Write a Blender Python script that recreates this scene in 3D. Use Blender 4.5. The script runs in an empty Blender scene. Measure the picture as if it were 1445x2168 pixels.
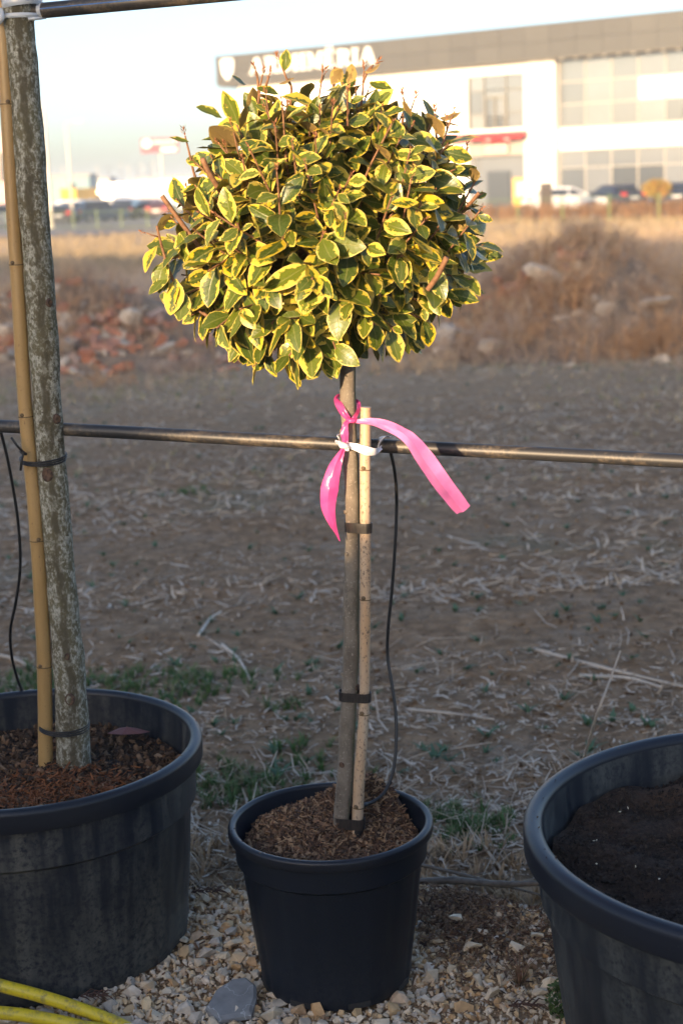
import bpy, math, random
import numpy as np
from mathutils import Vector, Matrix
from mathutils.bvhtree import BVHTree
SC = bpy.context.scene
COL = SC.collection
random.seed(7)
RNG = np.random.default_rng(7)
R = math.radians

# ------------------------------------------------------------------ camera, sky, sun, exposure
CAM_Z = 1.540; PITCH = 0.2065; ROLL = 0.037; FPX = 3312.0
cd = bpy.data.cameras.new('camera'); cam = bpy.data.objects.new('camera', cd); COL.objects.link(cam)
cd.sensor_fit = 'VERTICAL'; cd.sensor_height = 36.0; cd.sensor_width = 24.0; cd.lens = 55.0
cd.clip_start = 0.05; cd.clip_end = 6000
_r = Vector((1, 0, 0)); _u = Vector((0, math.sin(PITCH), math.cos(PITCH))); CF = Vector((0, math.cos(PITCH), -math.sin(PITCH)))
CR = _r*math.cos(ROLL) - _u*math.sin(ROLL); CU = _r*math.sin(ROLL) + _u*math.cos(ROLL)
cam.matrix_world = Matrix(((CR.x, CU.x, -CF.x, 0), (CR.y, CU.y, -CF.y, 0), (CR.z, CU.z, -CF.z, CAM_Z), (0, 0, 0, 1)))
cd.dof.use_dof = True; cd.dof.focus_distance = 2.92; cd.dof.aperture_fstop = 4.3; cd.dof.aperture_blades = 9
SC.camera = cam
SUN_EL = R(8.0); SUN_AZ = R(210)          # low evening sun behind the camera and to its left
w = bpy.data.worlds.new('World'); SC.world = w; w.use_nodes = True
wn = w.node_tree; sky = wn.nodes.new('ShaderNodeTexSky'); sky.sky_type = 'NISHITA'; sky.sun_disc = False
sky.sun_elevation = SUN_EL; sky.sun_rotation = SUN_AZ; sky.altitude = 100; sky.air_density = 0.72; sky.dust_density = 2.1; sky.ozone_density = 2.0
bg = wn.nodes['Background']; bg.inputs['Strength'].default_value = 0.15
wn.links.new(sky.outputs[0], bg.inputs[0])
SDIR = Vector((math.sin(SUN_AZ)*math.cos(SUN_EL), math.cos(SUN_AZ)*math.cos(SUN_EL), math.sin(SUN_EL)))
sl = bpy.data.lights.new('sun', 'SUN'); sl.energy = 3.8; sl.angle = R(0.53); sl.color = (1.0, 0.76, 0.47)
so = bpy.data.objects.new('sun', sl); COL.objects.link(so); so.location = SDIR*30
so.rotation_euler = SDIR.to_track_quat('Z', 'Y').to_euler()
SC.view_settings.view_transform = 'Standard'; SC.view_settings.look = 'None'
SC.view_settings.exposure = 1.72; SC.view_settings.use_white_balance = True; SC.view_settings.white_balance_temperature = 7000; SC.view_settings.white_balance_tint = 15; SC.view_settings.gamma = 1.0; SC.view_settings.use_curve_mapping = False
SC.render.engine = 'CYCLES'; SC.cycles.use_denoising = True; SC.cycles.max_bounces = 6
SC.cycles.sample_clamp_indirect = 8.0

def at(x, y, Y):
    """photo pixel -> the world point on that sight line at world depth Y"""
    d = CR*((x-722.5)/FPX) + CU*((1084-y)/FPX) + CF
    return Vector((0, 0, CAM_Z)) + d*(Y/d.y)

# ------------------------------------------------------------------ node helpers
def nd(nt, t, ins=None, **kw):
    n = nt.nodes.new(t)
    for k, v in kw.items(): setattr(n, k, v)
    for k, v in (ins or {}).items():
        s = n.inputs[k]
        if isinstance(v, bpy.types.NodeSocket): nt.links.new(v, s)
        else: s.default_value = v
    return n
def c4(c): return (c[0], c[1], c[2], 1.0) if not isinstance(c, bpy.types.NodeSocket) else c
def mixc(nt, f, a, b, bt='MIX'):
    n = nt.nodes.new('ShaderNodeMix'); n.data_type = 'RGBA'; n.blend_type = bt
    for i, v in ((0, f), (6, c4(a)), (7, c4(b))):
        if isinstance(v, bpy.types.NodeSocket): nt.links.new(v, n.inputs[i])
        else: n.inputs[i].default_value = v
    return n.outputs[2]
def mth(nt, op, a, b=0.0, c=0.0, clamp=False):
    n = nt.nodes.new('ShaderNodeMath'); n.operation = op; n.use_clamp = clamp
    for i, v in enumerate((a, b, c)):
        if isinstance(v, bpy.types.NodeSocket): nt.links.new(v, n.inputs[i])
        else: n.inputs[i].default_value = v
    return n.outputs[0]
def ramp(nt, f, stops):
    n = nt.nodes.new('ShaderNodeValToRGB'); e = n.color_ramp.elements
    while len(e) < len(stops): e.new(0.5)
    for i, (p, c) in enumerate(stops): e[i].position = p; e[i].color = c4(c)
    nt.links.new(f, n.inputs[0]); return n.outputs[0]
def sstep(nt, x, a, b):
    n = nt.nodes.new('ShaderNodeMapRange'); n.interpolation_type = 'SMOOTHSTEP'
    for k, v in (('Value', x), ('From Min', a), ('From Max', b)):
        if isinstance(v, bpy.types.NodeSocket): nt.links.new(v, n.inputs[k])
        else: n.inputs[k].default_value = v
    return n.outputs[0]
def noise(nt, vec, scale, detail=4.0, rough=0.55):
    return nd(nt, 'ShaderNodeTexNoise', {'Vector': vec, 'Scale': scale, 'Detail': detail, 'Roughness': rough}).outputs[0]
def gpos(nt): return nd(nt, 'ShaderNodeNewGeometry').outputs['Position']
def opos(nt): return nd(nt, 'ShaderNodeTexCoord').outputs['Object']
def mapv(nt, vec, scale): return nd(nt, 'ShaderNodeMapping', {'Vector': vec, 'Scale': scale}).outputs[0]
def rnd(nt):
    a = nd(nt, 'ShaderNodeAttribute', attribute_name='rnd').outputs['Fac']
    o = nd(nt, 'ShaderNodeObjectInfo').outputs['Random']
    return mth(nt, 'FRACT', mth(nt, 'ADD', a, o))
def mat(name, color=(.5, .5, .5), rough=.6, metal=0.0, spec=.5, fn=None, bump=None, **ex):
    """bump = (scale, strength, distance); fn(nt) -> colour socket"""
    m = bpy.data.materials.new(name); m.use_nodes = True; nt = m.node_tree; b = nt.nodes['Principled BSDF']
    b.inputs['Base Color'].default_value = c4(color); b.inputs['Roughness'].default_value = rough
    b.inputs['Metallic'].default_value = metal; b.inputs['Specular IOR Level'].default_value = spec
    for k, v in ex.items(): b.inputs[k.replace('_', ' ')].default_value = v
    if fn:
        r = fn(nt)
        if isinstance(r, tuple): nt.links.new(r[0], b.inputs['Base Color']); nt.links.new(r[1], b.inputs['Roughness'])
        else: nt.links.new(r, b.inputs['Base Color'])
    if bump:
        h = noise(nt, gpos(nt), bump[0], 5.0)
        bn = nd(nt, 'ShaderNodeBump', {'Height': h, 'Strength': bump[1], 'Distance': bump[2]})
        nt.links.new(bn.outputs[0], b.inputs['Normal'])
    return m
def varied(name, stops, rough=.8, var=.25, nscale=40.0, bump=None, spec=.3, **ex):
    """colour per piece from its own random number, with a little mottling"""
    def fn(nt):
        c = ramp(nt, rnd(nt), stops)
        n = noise(nt, gpos(nt), nscale, 4.0)
        return mixc(nt, 1.0, c, ramp(nt, n, [(.25, (1-var,)*3), (.75, (1+var*.4,)*3)]), 'MULTIPLY')
    return mat(name, rough=rough, fn=fn, bump=bump, spec=spec, **ex)

# ------------------------------------------------------------------ mesh helpers
def tag(o, label=None, cat=None, group=None, kind=None):
    for k, v in (('label', label), ('category', cat), ('group', group), ('kind', kind)):
        if v: o[k] = v
    return o
def empty(name, loc, rz=0.0):
    o = bpy.data.objects.new(name, None); COL.objects.link(o); o.location = loc; o.rotation_euler = (0, 0, rz); o.empty_display_size = .1
    o.matrix_basis = Matrix.Translation(Vector(loc)) @ Matrix.Rotation(rz, 4, 'Z')
    return o
def link(o, parent=None):
    COL.objects.link(o)
    if parent: o.parent = parent
    return o
def fast_mesh(name, V, F, mats, rv=None, uv=None, smooth=True, midx=None):
    """V Nx3, F MxK (one polygon size) or list of such arrays"""
    me = bpy.data.meshes.new(name); V = np.asarray(V, np.float32)
    Fs = F if isinstance(F, list) else [F]
    Fs = [np.asarray(f, np.int32) for f in Fs if len(f)]
    me.vertices.add(len(V)); me.vertices.foreach_set('co', V.ravel())
    idx = np.concatenate([f.ravel() for f in Fs]); cnt = np.concatenate([np.full(len(f), f.shape[1], np.int32) for f in Fs])
    me.loops.add(len(idx)); me.loops.foreach_set('vertex_index', idx)
    me.polygons.add(len(cnt)); me.polygons.foreach_set('loop_start', np.concatenate([[0], np.cumsum(cnt)[:-1]]).astype(np.int32))
    me.polygons.foreach_set('use_smooth', np.full(len(cnt), smooth))
    for m in (mats if isinstance(mats, (list, tuple)) else [mats]): me.materials.append(m)
    if midx is not None: me.polygons.foreach_set('material_index', np.asarray(midx, np.int32))
    if rv is not None:
        a = me.attributes.new('rnd', 'FLOAT', 'POINT'); a.data.foreach_set('value', np.asarray(rv, np.float32))
    if uv is not None:
        l = me.uv_layers.new(name='UVMap'); l.data.foreach_set('uv', np.asarray(uv, np.float32)[idx].ravel())
    me.update(calc_edges=True)
    return me
def wloc(o):
    v = Vector((0, 0, 0))
    while o: v = v + o.location; o = o.parent
    return v

class MB:
    """collects shapes; build() links them as one object. Coordinates are world ones unless local=True."""
    def __init__(s): s.v = []; s.f = []; s.m = []; s.cur = 0
    def add(s, V, F):
        o = len(s.v); s.v += [tuple(p) for p in V]; s.f += [tuple(i+o for i in f) for f in F]; s.m += [s.cur]*len(F); return s
    def box(s, a, b, M=None):
        x0, y0, z0 = a; x1, y1, z1 = b
        V = [Vector(p) for p in ((x0,y0,z0),(x1,y0,z0),(x1,y1,z0),(x0,y1,z0),(x0,y0,z1),(x1,y0,z1),(x1,y1,z1),(x0,y1,z1))]
        if M: V = [M @ p for p in V]
        return s.add(V, [(0,3,2,1),(4,5,6,7),(0,1,5,4),(1,2,6,5),(2,3,7,6),(3,0,4,7)])
    def tube(s, path, rad, seg=12, cap=True, wob=0.0, fl=None):
        P = [Vector(p) for p in path]; n = len(P); rr = rad if isinstance(rad, (list, tuple)) else [rad]*n
        V = []; ref = None
        for i in range(n):
            t = (P[min(i+1, n-1)]-P[max(i-1, 0)]).normalized()
            if ref is None:
                ref = Vector((0, 1, 0)) if abs(t.y) < .9 else Vector((1, 0, 0))
            a = (ref - t*ref.dot(t)).normalized(); ref = a; b = t.cross(a)
            for k in range(seg):
                an = 2*math.pi*k/seg; q = rr[i]*(1+wob*(math.sin(an*2+i*.7)*.5+math.sin(an*3+i*1.9)*.5))
                V.append(P[i]+(a*math.cos(an)+b*math.sin(an))*q)
        F = [(i*seg+k, i*seg+(k+1) % seg, (i+1)*seg+(k+1) % seg, (i+1)*seg+k) for i in range(n-1) for k in range(seg)]
        if cap: F += [tuple(range(seg))[::-1], tuple(range((n-1)*seg, n*seg))]
        return s.add(V, F)
    def lathe(s, c, prof, seg=96, flute=None):
        V = []; n = len(prof)
        for j, (r, z) in enumerate(prof):
            for k in range(seg):
                an = 2*math.pi*k/seg; q = r + (flute(an, j) if flute else 0)
                V.append((c[0]+q*math.cos(an), c[1]+q*math.sin(an), c[2]+z))
        F = [(j*seg+k, j*seg+(k+1) % seg, (j+1)*seg+(k+1) % seg, (j+1)*seg+k) for j in range(n-1) for k in range(seg)]
        return s.add(V, F)
    def prism(s, poly, o, ax, ay, dz, M=None):
        """polygon (u,v) in the plane o+ax*u+ay*v, pushed along dz; fans from a centre so a concave outline is cut into convex pieces by the caller"""
        n = len(poly); B = [Vector(o)+Vector(ax)*u+Vector(ay)*v for u, v in poly]; T = [p+Vector(dz) for p in B]
        return s.add(B+T, [tuple(range(n))[::-1], tuple(range(n, 2*n))]+[(i, (i+1) % n, n+(i+1) % n, n+i) for i in range(n)])
    def build(s, name, mats, parent=None, origin=None, smooth=False, local=False, autos=None):
        off = Vector((0, 0, 0)) if local else (wloc(parent) if parent else Vector(origin or (0, 0, 0)))
        me = bpy.data.meshes.new(name); me.from_pydata([tuple(Vector(p)-off) for p in s.v], [], s.f)
        for m in (mats if isinstance(mats, (list, tuple)) else [mats]): me.materials.append(m)
        me.polygons.foreach_set('material_index', s.m)
        me.polygons.foreach_set('use_smooth', [smooth]*len(s.f))
        if autos is not None: me.set_sharp_from_angle(angle=R(autos))
        me.update()
        o = bpy.data.objects.new(name, me); link(o, parent)
        if not parent and origin is not None: o.location = origin
        return o
def spline(pts, n=8):
    P = [Vector(p) for p in pts]; P = [P[0]*2-P[1]]+P+[P[-1]*2-P[-2]]; out = []
    for i in range(1, len(P)-2):
        a, b, c, d = P[i-1:i+3]
        for k in range(n):
            t = k/n; out.append(.5*((2*b)+(c-a)*t+(2*a-5*b+4*c-d)*t*t+(3*b-a-3*c+d)*t**3))
    out.append(P[-2]); return out
def snoise(x, y, seed, freq=1.0, oct=3):
    g = np.random.default_rng(seed); out = 0*x; amp = 1.0; tot = 0
    for o in range(oct):
        for k in range(5):
            a = g.uniform(0, 2*math.pi); f = freq*2**o*g.uniform(.7, 1.4)
            out = out+amp*np.sin((x*math.cos(a)+y*math.sin(a))*f+g.uniform(0, 6.3)); tot += amp*.6
        amp *= .5
    return out/tot
def rotz(a):
    c, s = np.cos(a), np.sin(a); z = 0*a; o = z+1
    return np.stack([np.stack([c, -s, z], -1), np.stack([s, c, z], -1), np.stack([z, z, o], -1)], -2)
def roty(a):
    c, s = np.cos(a), np.sin(a); z = 0*a; o = z+1
    return np.stack([np.stack([c, z, s], -1), np.stack([z, o, z], -1), np.stack([-s, z, c], -1)], -2)
def rotx(a):
    c, s = np.cos(a), np.sin(a); z = 0*a; o = z+1
    return np.stack([np.stack([o, z, z], -1), np.stack([z, c, -s], -1), np.stack([z, s, c], -1)], -2)
def rotany(n):
    q = RNG.normal(size=(n, 4)); q /= np.linalg.norm(q, axis=1)[:, None]; w_, x, y, z = q.T
    return np.stack([np.stack([1-2*(y*y+z*z), 2*(x*y-z*w_), 2*(x*z+y*w_)], -1), np.stack([2*(x*y+z*w_), 1-2*(x*x+z*z), 2*(y*z-x*w_)], -1), np.stack([2*(x*z-y*w_), 2*(y*z+x*w_), 1-2*(x*x+y*y)], -1)], -2)
def scatter(temps, pos, rot, scale, r=None):
    """copies of template meshes (V, F) spread over the positions -> one V, F-list, rnd"""
    n = len(pos); which = RNG.integers(0, len(temps), n); r = RNG.random(n) if r is None else r
    sc = np.asarray(scale, float); sc = np.repeat(sc[:, None], 3, 1) if sc.ndim == 1 else sc
    Vs, Fs, Rs, off = [], [], [], 0
    for t, (tv, tf) in enumerate(temps):
        i = np.where(which == t)[0]
        if not len(i): continue
        tv = np.asarray(tv, float); tf = np.asarray(tf, int)
        P = np.einsum('nij,nkj->nki', rot[i], tv[None]*sc[i][:, None])+pos[i][:, None]
        Vs.append(P.reshape(-1, 3)); Rs.append(np.repeat(r[i], len(tv)))
        Fs.append((tf[None]+(np.arange(len(i))*len(tv))[:, None, None]+off).reshape(-1, tf.shape[1])); off += len(i)*len(tv)
    return np.concatenate(Vs), Fs, np.concatenate(Rs)
def stuff(name, V, F, rv, m, label=None, cat=None, parent=None, smooth=False):
    o = bpy.data.objects.new(name, fast_mesh(name, V, F, m, rv, smooth=smooth)); link(o, parent)
    if parent: o.location = -wloc(parent)
    return tag(o, label, cat, kind='stuff')
def hull(n, sq=(1, 1, 1), seed=0):
    """an angular stone: convex hull of random points, about unit size"""
    import bmesh
    g = np.random.default_rng(seed); p = g.normal(size=(n, 3)); p /= np.linalg.norm(p, axis=1)[:, None]; p *= (.5*g.uniform(.8, 1.05, (n, 1)))*np.array(sq)
    bm = bmesh.new()
    for q in p: bm.verts.new(q)
    bmesh.ops.convex_hull(bm, input=bm.verts)
    bmesh.ops.delete(bm, geom=[v for v in bm.verts if not v.link_faces], context='VERTS')
    bmesh.ops.triangulate(bm, faces=bm.faces)
    bm.verts.index_update(); V = [tuple(v.co) for v in bm.verts]; F = [[v.index for v in f.verts] for f in bm.faces]; bm.free()
    return V, F
def straws(k):
    """bent three-sided stalk along x, unit length and thickness"""
    out = []
    for i in range(k):
        g = np.random.default_rng(100+i); b = g.normal()*.08; b2 = g.normal()*.10; V = []
        for j, x in enumerate((-.5, -.1, .5)):
            w_ = (1.0, 1.0, .55)[j]
            for a in (0, 2.1, 4.2): V.append((x, math.cos(a)*.5*w_, math.sin(a)*.5*w_))
        out.append((V, [(r*3+c, r*3+(c+1) % 3, r*3+3+(c+1) % 3, r*3+3+c) for r in (0, 1) for c in range(3)], b, b2))
    return out
STONES = [hull(n, sq, s) for s, (n, sq) in enumerate([(11, (1, .8, .6)), (12, (1, .7, .7)), (10, (1, .9, .5)), (13, (1, .65, .55)), (11, (1, .85, .75)), (12, (1, .55, .45)), (14, (1, .8, .55)), (10, (1, .75, .65))])]

# ------------------------------------------------------------------ ground: one sheet to the horizon
def gz(x, y):
    x = np.asarray(x, float); y = np.asarray(y, float)
    b = -.10-.005*np.clip(y-4, 0, 116)-.02*np.clip(y-3.4, 0, 1)
    near = np.clip((y-3.3)/1.0, 0, 1)*np.clip((40-y)/30, 0, 1)
    b = b+near*(.016*snoise(x*.25, y, 5, 7.5, 2)+.022*snoise(x, y, 3, 2.2, 3)+.012*snoise(x*.5, y, 4, 9, 2))
    b = b-.12*np.clip((3.6-y)/.6, 0, 1)
    return b
def soil_col(nt):
    p = gpos(nt)
    n1 = noise(nt, p, 2.6, 6.0, .65); n2 = noise(nt, p, 14.0, 6.0, .7); n3 = noise(nt, p, .35, 3.0)
    c = ramp(nt, n2, [(.3, (.105, .073, .047)), (.5, (.205, .148, .100)), (.72, (.34, .26, .185))])
    g = mixc(nt, mth(nt, 'MULTIPLY', sstep(nt, n1, .52, .72), .6), c, (.30, .245, .185))
    g = mixc(nt, mth(nt, 'MULTIPLY', sstep(nt, noise(nt, p, .8, 4.0), .58, .70), .45), g, (.14, .15, .095))
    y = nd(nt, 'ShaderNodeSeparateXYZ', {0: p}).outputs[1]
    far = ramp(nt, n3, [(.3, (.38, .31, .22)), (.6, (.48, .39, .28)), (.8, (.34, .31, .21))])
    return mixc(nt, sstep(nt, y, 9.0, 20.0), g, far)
M_SOIL = mat('field_soil', rough=.95, fn=soil_col, bump=(30, .6, .02), spec=.2)
xs = np.unique(np.concatenate([np.linspace(-1.7, 1.7, 90), np.linspace(-6, 6, 130), np.linspace(-20, 20, 81), np.linspace(-80, 80, 41), [-3500, -1500, -600, -250, -130, 130, 250, 600, 1500, 3500]]))
ys = np.unique(np.concatenate([[-3000, -800, -200, -60], np.linspace(-30, 2, 17), np.linspace(2.5, 7, 120), np.linspace(7, 16, 110), np.linspace(16, 45, 80), np.linspace(45, 130, 40), [180, 260, 400, 700, 1300, 2500, 3800]]))
GX, GY = np.meshgrid(xs, ys); nx, ny = len(xs), len(ys)
V = np.stack([GX, GY, gz(GX, GY)], -1).reshape(-1, 3)
i = (np.arange(ny-1)[:, None]*nx+np.arange(nx-1)[None]).ravel()
tag(link(bpy.data.objects.new('ground', fast_mesh('ground', V, np.stack([i, i+1, i+nx+1, i+nx], 1), M_SOIL))), kind='structure')

# distant low hills and the paved yard in front of the shops
M_HILL = mat('hill', rough=1, fn=lambda nt: ramp(nt, noise(nt, gpos(nt), .03), [(.3, (.10, .11, .12)), (.7, (.17, .17, .17))]))
hx = np.linspace(-420, 420, 120); hz = 4.0+3.5*snoise(hx, hx*0, 11, .02, 3)+1.2*snoise(hx, hx*0, 12, .15, 2)
V = np.concatenate([np.stack([hx, hx*0+640, hx*0-2], 1), np.stack([hx, hx*0+690, hz], 1), np.stack([hx, hx*0+800, hx*0-2], 1)])
k = np.arange(119); tag(link(bpy.data.objects.new('hills', fast_mesh('hills', V, np.concatenate([np.stack([k, k+1, k+121, k+120], 1), np.stack([k+120, k+121, k+241, k+240], 1)]), M_HILL))), kind='structure')
M_ASPH = mat('asphalt', rough=.9, fn=lambda nt: ramp(nt, noise(nt, gpos(nt), 1.5, 6.0), [(.3, (.13, .12, .115)), (.7, (.22, .205, .19))]))
def sheet(name, poly, m, lift, n=24):
    mb = MB(); mb.add([(x, y, float(gz(x, y))+lift) for x, y in poly], [tuple(range(len(poly)))]); return tag(mb.build(name, m), kind='structure')
sheet('parking_lot', [(-60, 104), (-17, 100), (0, 90), (16, 68), (60, 30), (75, 60), (40, 128), (-60, 190)], M_ASPH, .05)
sheet('road', [(-70, 74), (-10, 75.5), (1, 77), (1, 78), (-17, 99), (-60, 103)], M_ASPH, .06)

# ------------------------------------------------------------------ the retail building
P0 = Vector((-7.8, 116, 0)); FD = Vector((.8077, -.5896, 0)); FN = Vector((-.5896, -.8077, 0)); BZ = -.58
def F3(s, z, o=0.0): return P0+FD*s+FN*o+Vector((0, 0, z))
FM = Matrix((( FD.x, FN.x, 0, P0.x), (FD.y, FN.y, 0, P0.y), (0, 0, 1, 0), (0, 0, 0, 1)))   # (along, out, up)
def fbox(mb, s0, s1, z0, z1, o0, o1): return mb.box((s0, o0, z0), (s1, o1, z1), FM)
bld = tag(empty('retail_building', F3(0, BZ)), 'long white two storey shop building under a grey cladding band with big letters', 'building')
M_WHITE = mat('white_render', rough=.8, fn=lambda nt: ramp(nt, noise(nt, gpos(nt), .5), [(.3, (.70, .68, .64)), (.7, (.80, .78, .74))]))
M_CLAD = varied('grey_cladding', [(0, (.062, .060, .054)), (1, (.072, .070, .063))], rough=.45, var=.06, nscale=.8)
M_DARK = mat('dark_recess', (.03, .03, .03), .7)
M_FRAME = mat('window_frame_metal', (.34, .32, .28), .4, metal=.2)
M_GLASS = varied('reflective_glass', [(0, (.13, .15, .17)), (1, (.22, .24, .26))], rough=.08, var=.1, nscale=.4, spec=1.0, Metallic=.35)
M_GDARK = mat('shop_glass', (.06, .07, .08), .08, spec=1.0)
M_RED = mat('red_awning', (.50, .035, .035), .6)
M_LET = mat('white_letter', (.85, .83, .80), .4)
mb = MB()
fbox(mb, 2.0, 20.85, BZ-.5, 9.6, -14, 0); fbox(mb, 20.85, 25.05, 7.95, 9.6, -14, 0); fbox(mb, 20.85, 25.05, 4.35, 4.62, -14, 0)
fbox(mb, 20.85, 25.05, BZ-.5, 9.6, -14, -1.2)
fbox(mb, 25.05, 27.2, BZ-.5, 9.6, -14, .12); fbox(mb, 27.2, 44, BZ-.5, 9.6, -14, -.7)
mb.build('wall', M_WHITE, bld)
mb = MB(); fbox(mb, 1.6, 44, 9.6, 10.4, -14.5, 0); mb.build('roof', M_DARK, bld)
mb = MB(); fbox(mb, .9, 44, 8.56, 8.66, -14, .72); mb.build('soffit', mat('soffit_metal', (.10, .09, .075), .6), bld)
clad = None
for r_, (z0, z1) in enumerate(((8.66, 9.62), (9.64, 10.62))):
    for k in range(24):
        s0 = .7+k*1.77; mb = MB(); fbox(mb, s0+.01, s0+1.76, z0, z1, .55, .8); mb.build('cladding_panel', M_CLAD, bld)
mb = MB(); fbox(mb, .68, 43.5, 10.62, 10.68, -.4, .83); mb.build('parapet_cap', M_CLAD, bld)
mb = MB(); fbox(mb, .66, .7, 8.66, 10.62, -14, .78); mb.build('cladding_panel', M_CLAD, bld)
for k in range(12):
    mb = MB(); mb.lathe(F3(26+k*.95, 8.50, .45), [(0, 0), (.11, 0), (.11, .06), (0, .06)], 10); mb.build('soffit_lamp', M_WHITE, bld)
# upper curtain wall: panes between mullions, some covered by white sign panels
cols = [27.25+1.76*k for k in range(9)]
rows = [4.5, 5.86, 7.2, 8.56]
for a in range(8):
    for b in range(3):
        mb = MB(); fbox(mb, cols[a]+.03, cols[a+1]-.03, rows[b]+.03, rows[b+1]-.03, -.6, -.52)
        sign = (b == 1 and a >= 3)
        mb.build('sign_panel' if sign else 'window_pane', M_WHITE if sign else M_GLASS, bld)
mb = MB()
for c in cols: fbox(mb, c-.035, c+.035, 4.5, 8.56, -.55, -.46)
for z in rows: fbox(mb, 27.2, 41.4, z-.035, z+.035, -.54, -.47)
mb.build('mullion', M_FRAME, bld)
mb = MB(); fbox(mb, 35.4, 36.9, 4.75, 5.35, -.5, -.44); mb.build('window_pane', M_GDARK, bld)
# fascia of white sign boards, shop windows below
for a in range(7):
    mb = MB(); fbox(mb, cols[a]+.02, cols[a+1]-.02, 3.1, 4.40, -.55, -.30); mb.build('sign_panel', M_WHITE, bld)
for a in range(7):
    mb = MB(); fbox(mb, cols[a]+.04, cols[a+1]-.04, 2.05, 3.05, -.6, -.5); mb.build('window_pane', M_GLASS, bld)
for a in range(7):
    mb = MB(); fbox(mb, cols[a]+.04, cols[a+1]-.04, -.35, 1.98, -.6, -.5); mb.build('shop_window', M_GDARK if a in (2, 3) else M_GLASS, bld)
mb = MB()
for c in cols[:8]: fbox(mb, c-.04, c+.04, BZ, 3.1, -.55, -.44)
for z in (2.02, 3.08): fbox(mb, 27.2, 39.6, z-.03, z+.03, -.54, -.45)
mb.build('shop_front_frame', M_FRAME, bld)
# faint logos on the sign panels (a hooked mark, a monogram)
M_LOGO = mat('pale_red_print', (.72, .50, .42), .6)
mb = MB(); fbox(mb, 32.95, 33.7, 6.80, 6.90, -.5, -.47); fbox(mb, 33.62, 33.72, 6.46, 6.9, -.49, -.46); fbox(mb, 32.85, 33.7, 6.40, 6.48, -.5, -.47)
for k in range(5): fbox(mb, 34.4+k*.42, 34.65+k*.42, 6.55+(k % 2)*.06, 6.9, -.5, -.47)
mb.build('logo', M_LOGO, bld)
mb = MB(); fbox(mb, 33.1, 33.6, 4.05, 4.12, -.28, -.26); fbox(mb, 33.0, 33.7, 3.62, 3.69, -.28, -.26); mb.build('logo', M_LOGO, bld)
# first window with its little door, in the white wall
wp = [(20.95, 22.0), (22.04, 23.62), (23.66, 25.0)]
for z0, z1 in ((4.64, 5.55), (5.59, 7.0), (7.04, 7.92)):
    for k, (s0, s1) in enumerate(wp):
        if k == 1 and z0 < 7: continue
        mb = MB(); fbox(mb, s0, s1, z0, z1, -.30, -.22); mb.build('window_pane', M_GLASS if not (k == 0 and z0 < 5) else mat('tinted_glass', (.22, .24, .25), .08, spec=1.0, metal=.3), bld)
for s0, s1 in ((22.12, 22.78), (22.86, 23.55)):
    mb = MB(); fbox(mb, s0, s1, 5.42, 6.55, -.3, -.2); mb.build('window_pane', M_GLASS, bld)
    mb = MB(); fbox(mb, s0, s1, 4.66, 5.38, -.3, -.2); mb.build('window_pane', M_GDARK, bld)
mb = MB(); fbox(mb, 22.04, 23.62, 6.6, 6.98, -.3, -.22); mb.build('window_pane', M_GLASS, bld)
mb = MB()
for s_ in (20.9, 22.02, 23.64, 25.0): fbox(mb, s_-.03, s_+.03, 4.62, 7.95, -.26, -.1)
for s_ in (22.08, 22.82, 23.58): fbox(mb, s_-.05, s_+.05, 4.62, 6.6, -.25, -.05)
for z_ in (5.57, 7.02, 7.93): fbox(mb, 20.9, 22.0, z_-.025, z_+.025, -.25, -.11); fbox(mb, 23.66, 25.0, z_-.025, z_+.025, -.25, -.11)
fbox(mb, 22.02, 23.64, 6.54, 6.64, -.24, -.04)
mb.build('window_frame', mat('dark_window_frame', (.16, .15, .12), .5), bld)
# red awning, fascia with a red and white sign, shop door and poster
mb = MB(); mb.add([F3(19.3, 4.30, .0), F3(25.3, 4.30, 0), F3(25.3, 4.42, .1), F3(19.3, 4.42, .1), F3(19.1, 3.95, 1.1), F3(25.4, 3.95, 1.1), F3(25.4, 4.08, 1.15), F3(19.1, 4.08, 1.15)], [(0,1,2,3),(4,7,6,5),(3,2,6,7),(0,4,5,1),(0,3,7,4),(1,5,6,2)]); mb.build('awning', M_RED, bld)
for k in range(4):
    mb = MB(); mb.lathe(F3(20.2+k*1.35, 3.88, .95), [(0, 0), (.14, 0), (.16, .07), (0, .07)], 10); mb.build('awning_lamp', M_WHITE, bld)
mb = MB(); fbox(mb, 20.85, 25.05, 2.95, 4.0, -.6, -.2); mb.build('fascia', mat('grey_fascia', (.30, .28, .25), .6), bld)
mb = MB(); fbox(mb, 21.95, 23.8, 3.08, 3.78, -.19, -.05); sb = mb.build('shop_sign', M_RED, bld)
mb = MB(); fbox(mb, 22.05, 23.7, 3.14, 3.62, -.05, -.02)
mb.build('sign_face', mat('cream_sign_face', (.75, .66, .58), .5), sb)
mb = MB()
for k, (a, b) in enumerate(((22.15, .16), (22.36, .12), (22.53, .2), (22.78, .1), (22.93, .2), (23.18, .15), (23.38, .2))): fbox(mb, a, a+b, 3.24, 3.5, -.018, -.008)
mb.build('lettering', mat('sign_red_print', (.55, .12, .10), .5), sb)
mb = MB(); fbox(mb, 20.85, 25.05, BZ, 2.95, -.9, -.82); mb.build('shop_window', M_GLASS, bld)
mb = MB(); fbox(mb, 21.8, 23.5, BZ, 2.0, -.8, -.7); mb.build('door', M_GDARK, bld)
mb = MB(); fbox(mb, 23.7, 24.9, BZ+.2, 1.5, -.8, -.7); mb.build('poster', mat('orange_poster', (.70, .36, .06), .5), bld)
mb = MB(); fbox(mb, 23.95, 24.6, .3, 1.3, -.69, -.66); mb.build('poster_panel', mat('cream_poster', (.8, .7, .45), .5), bld)
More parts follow.
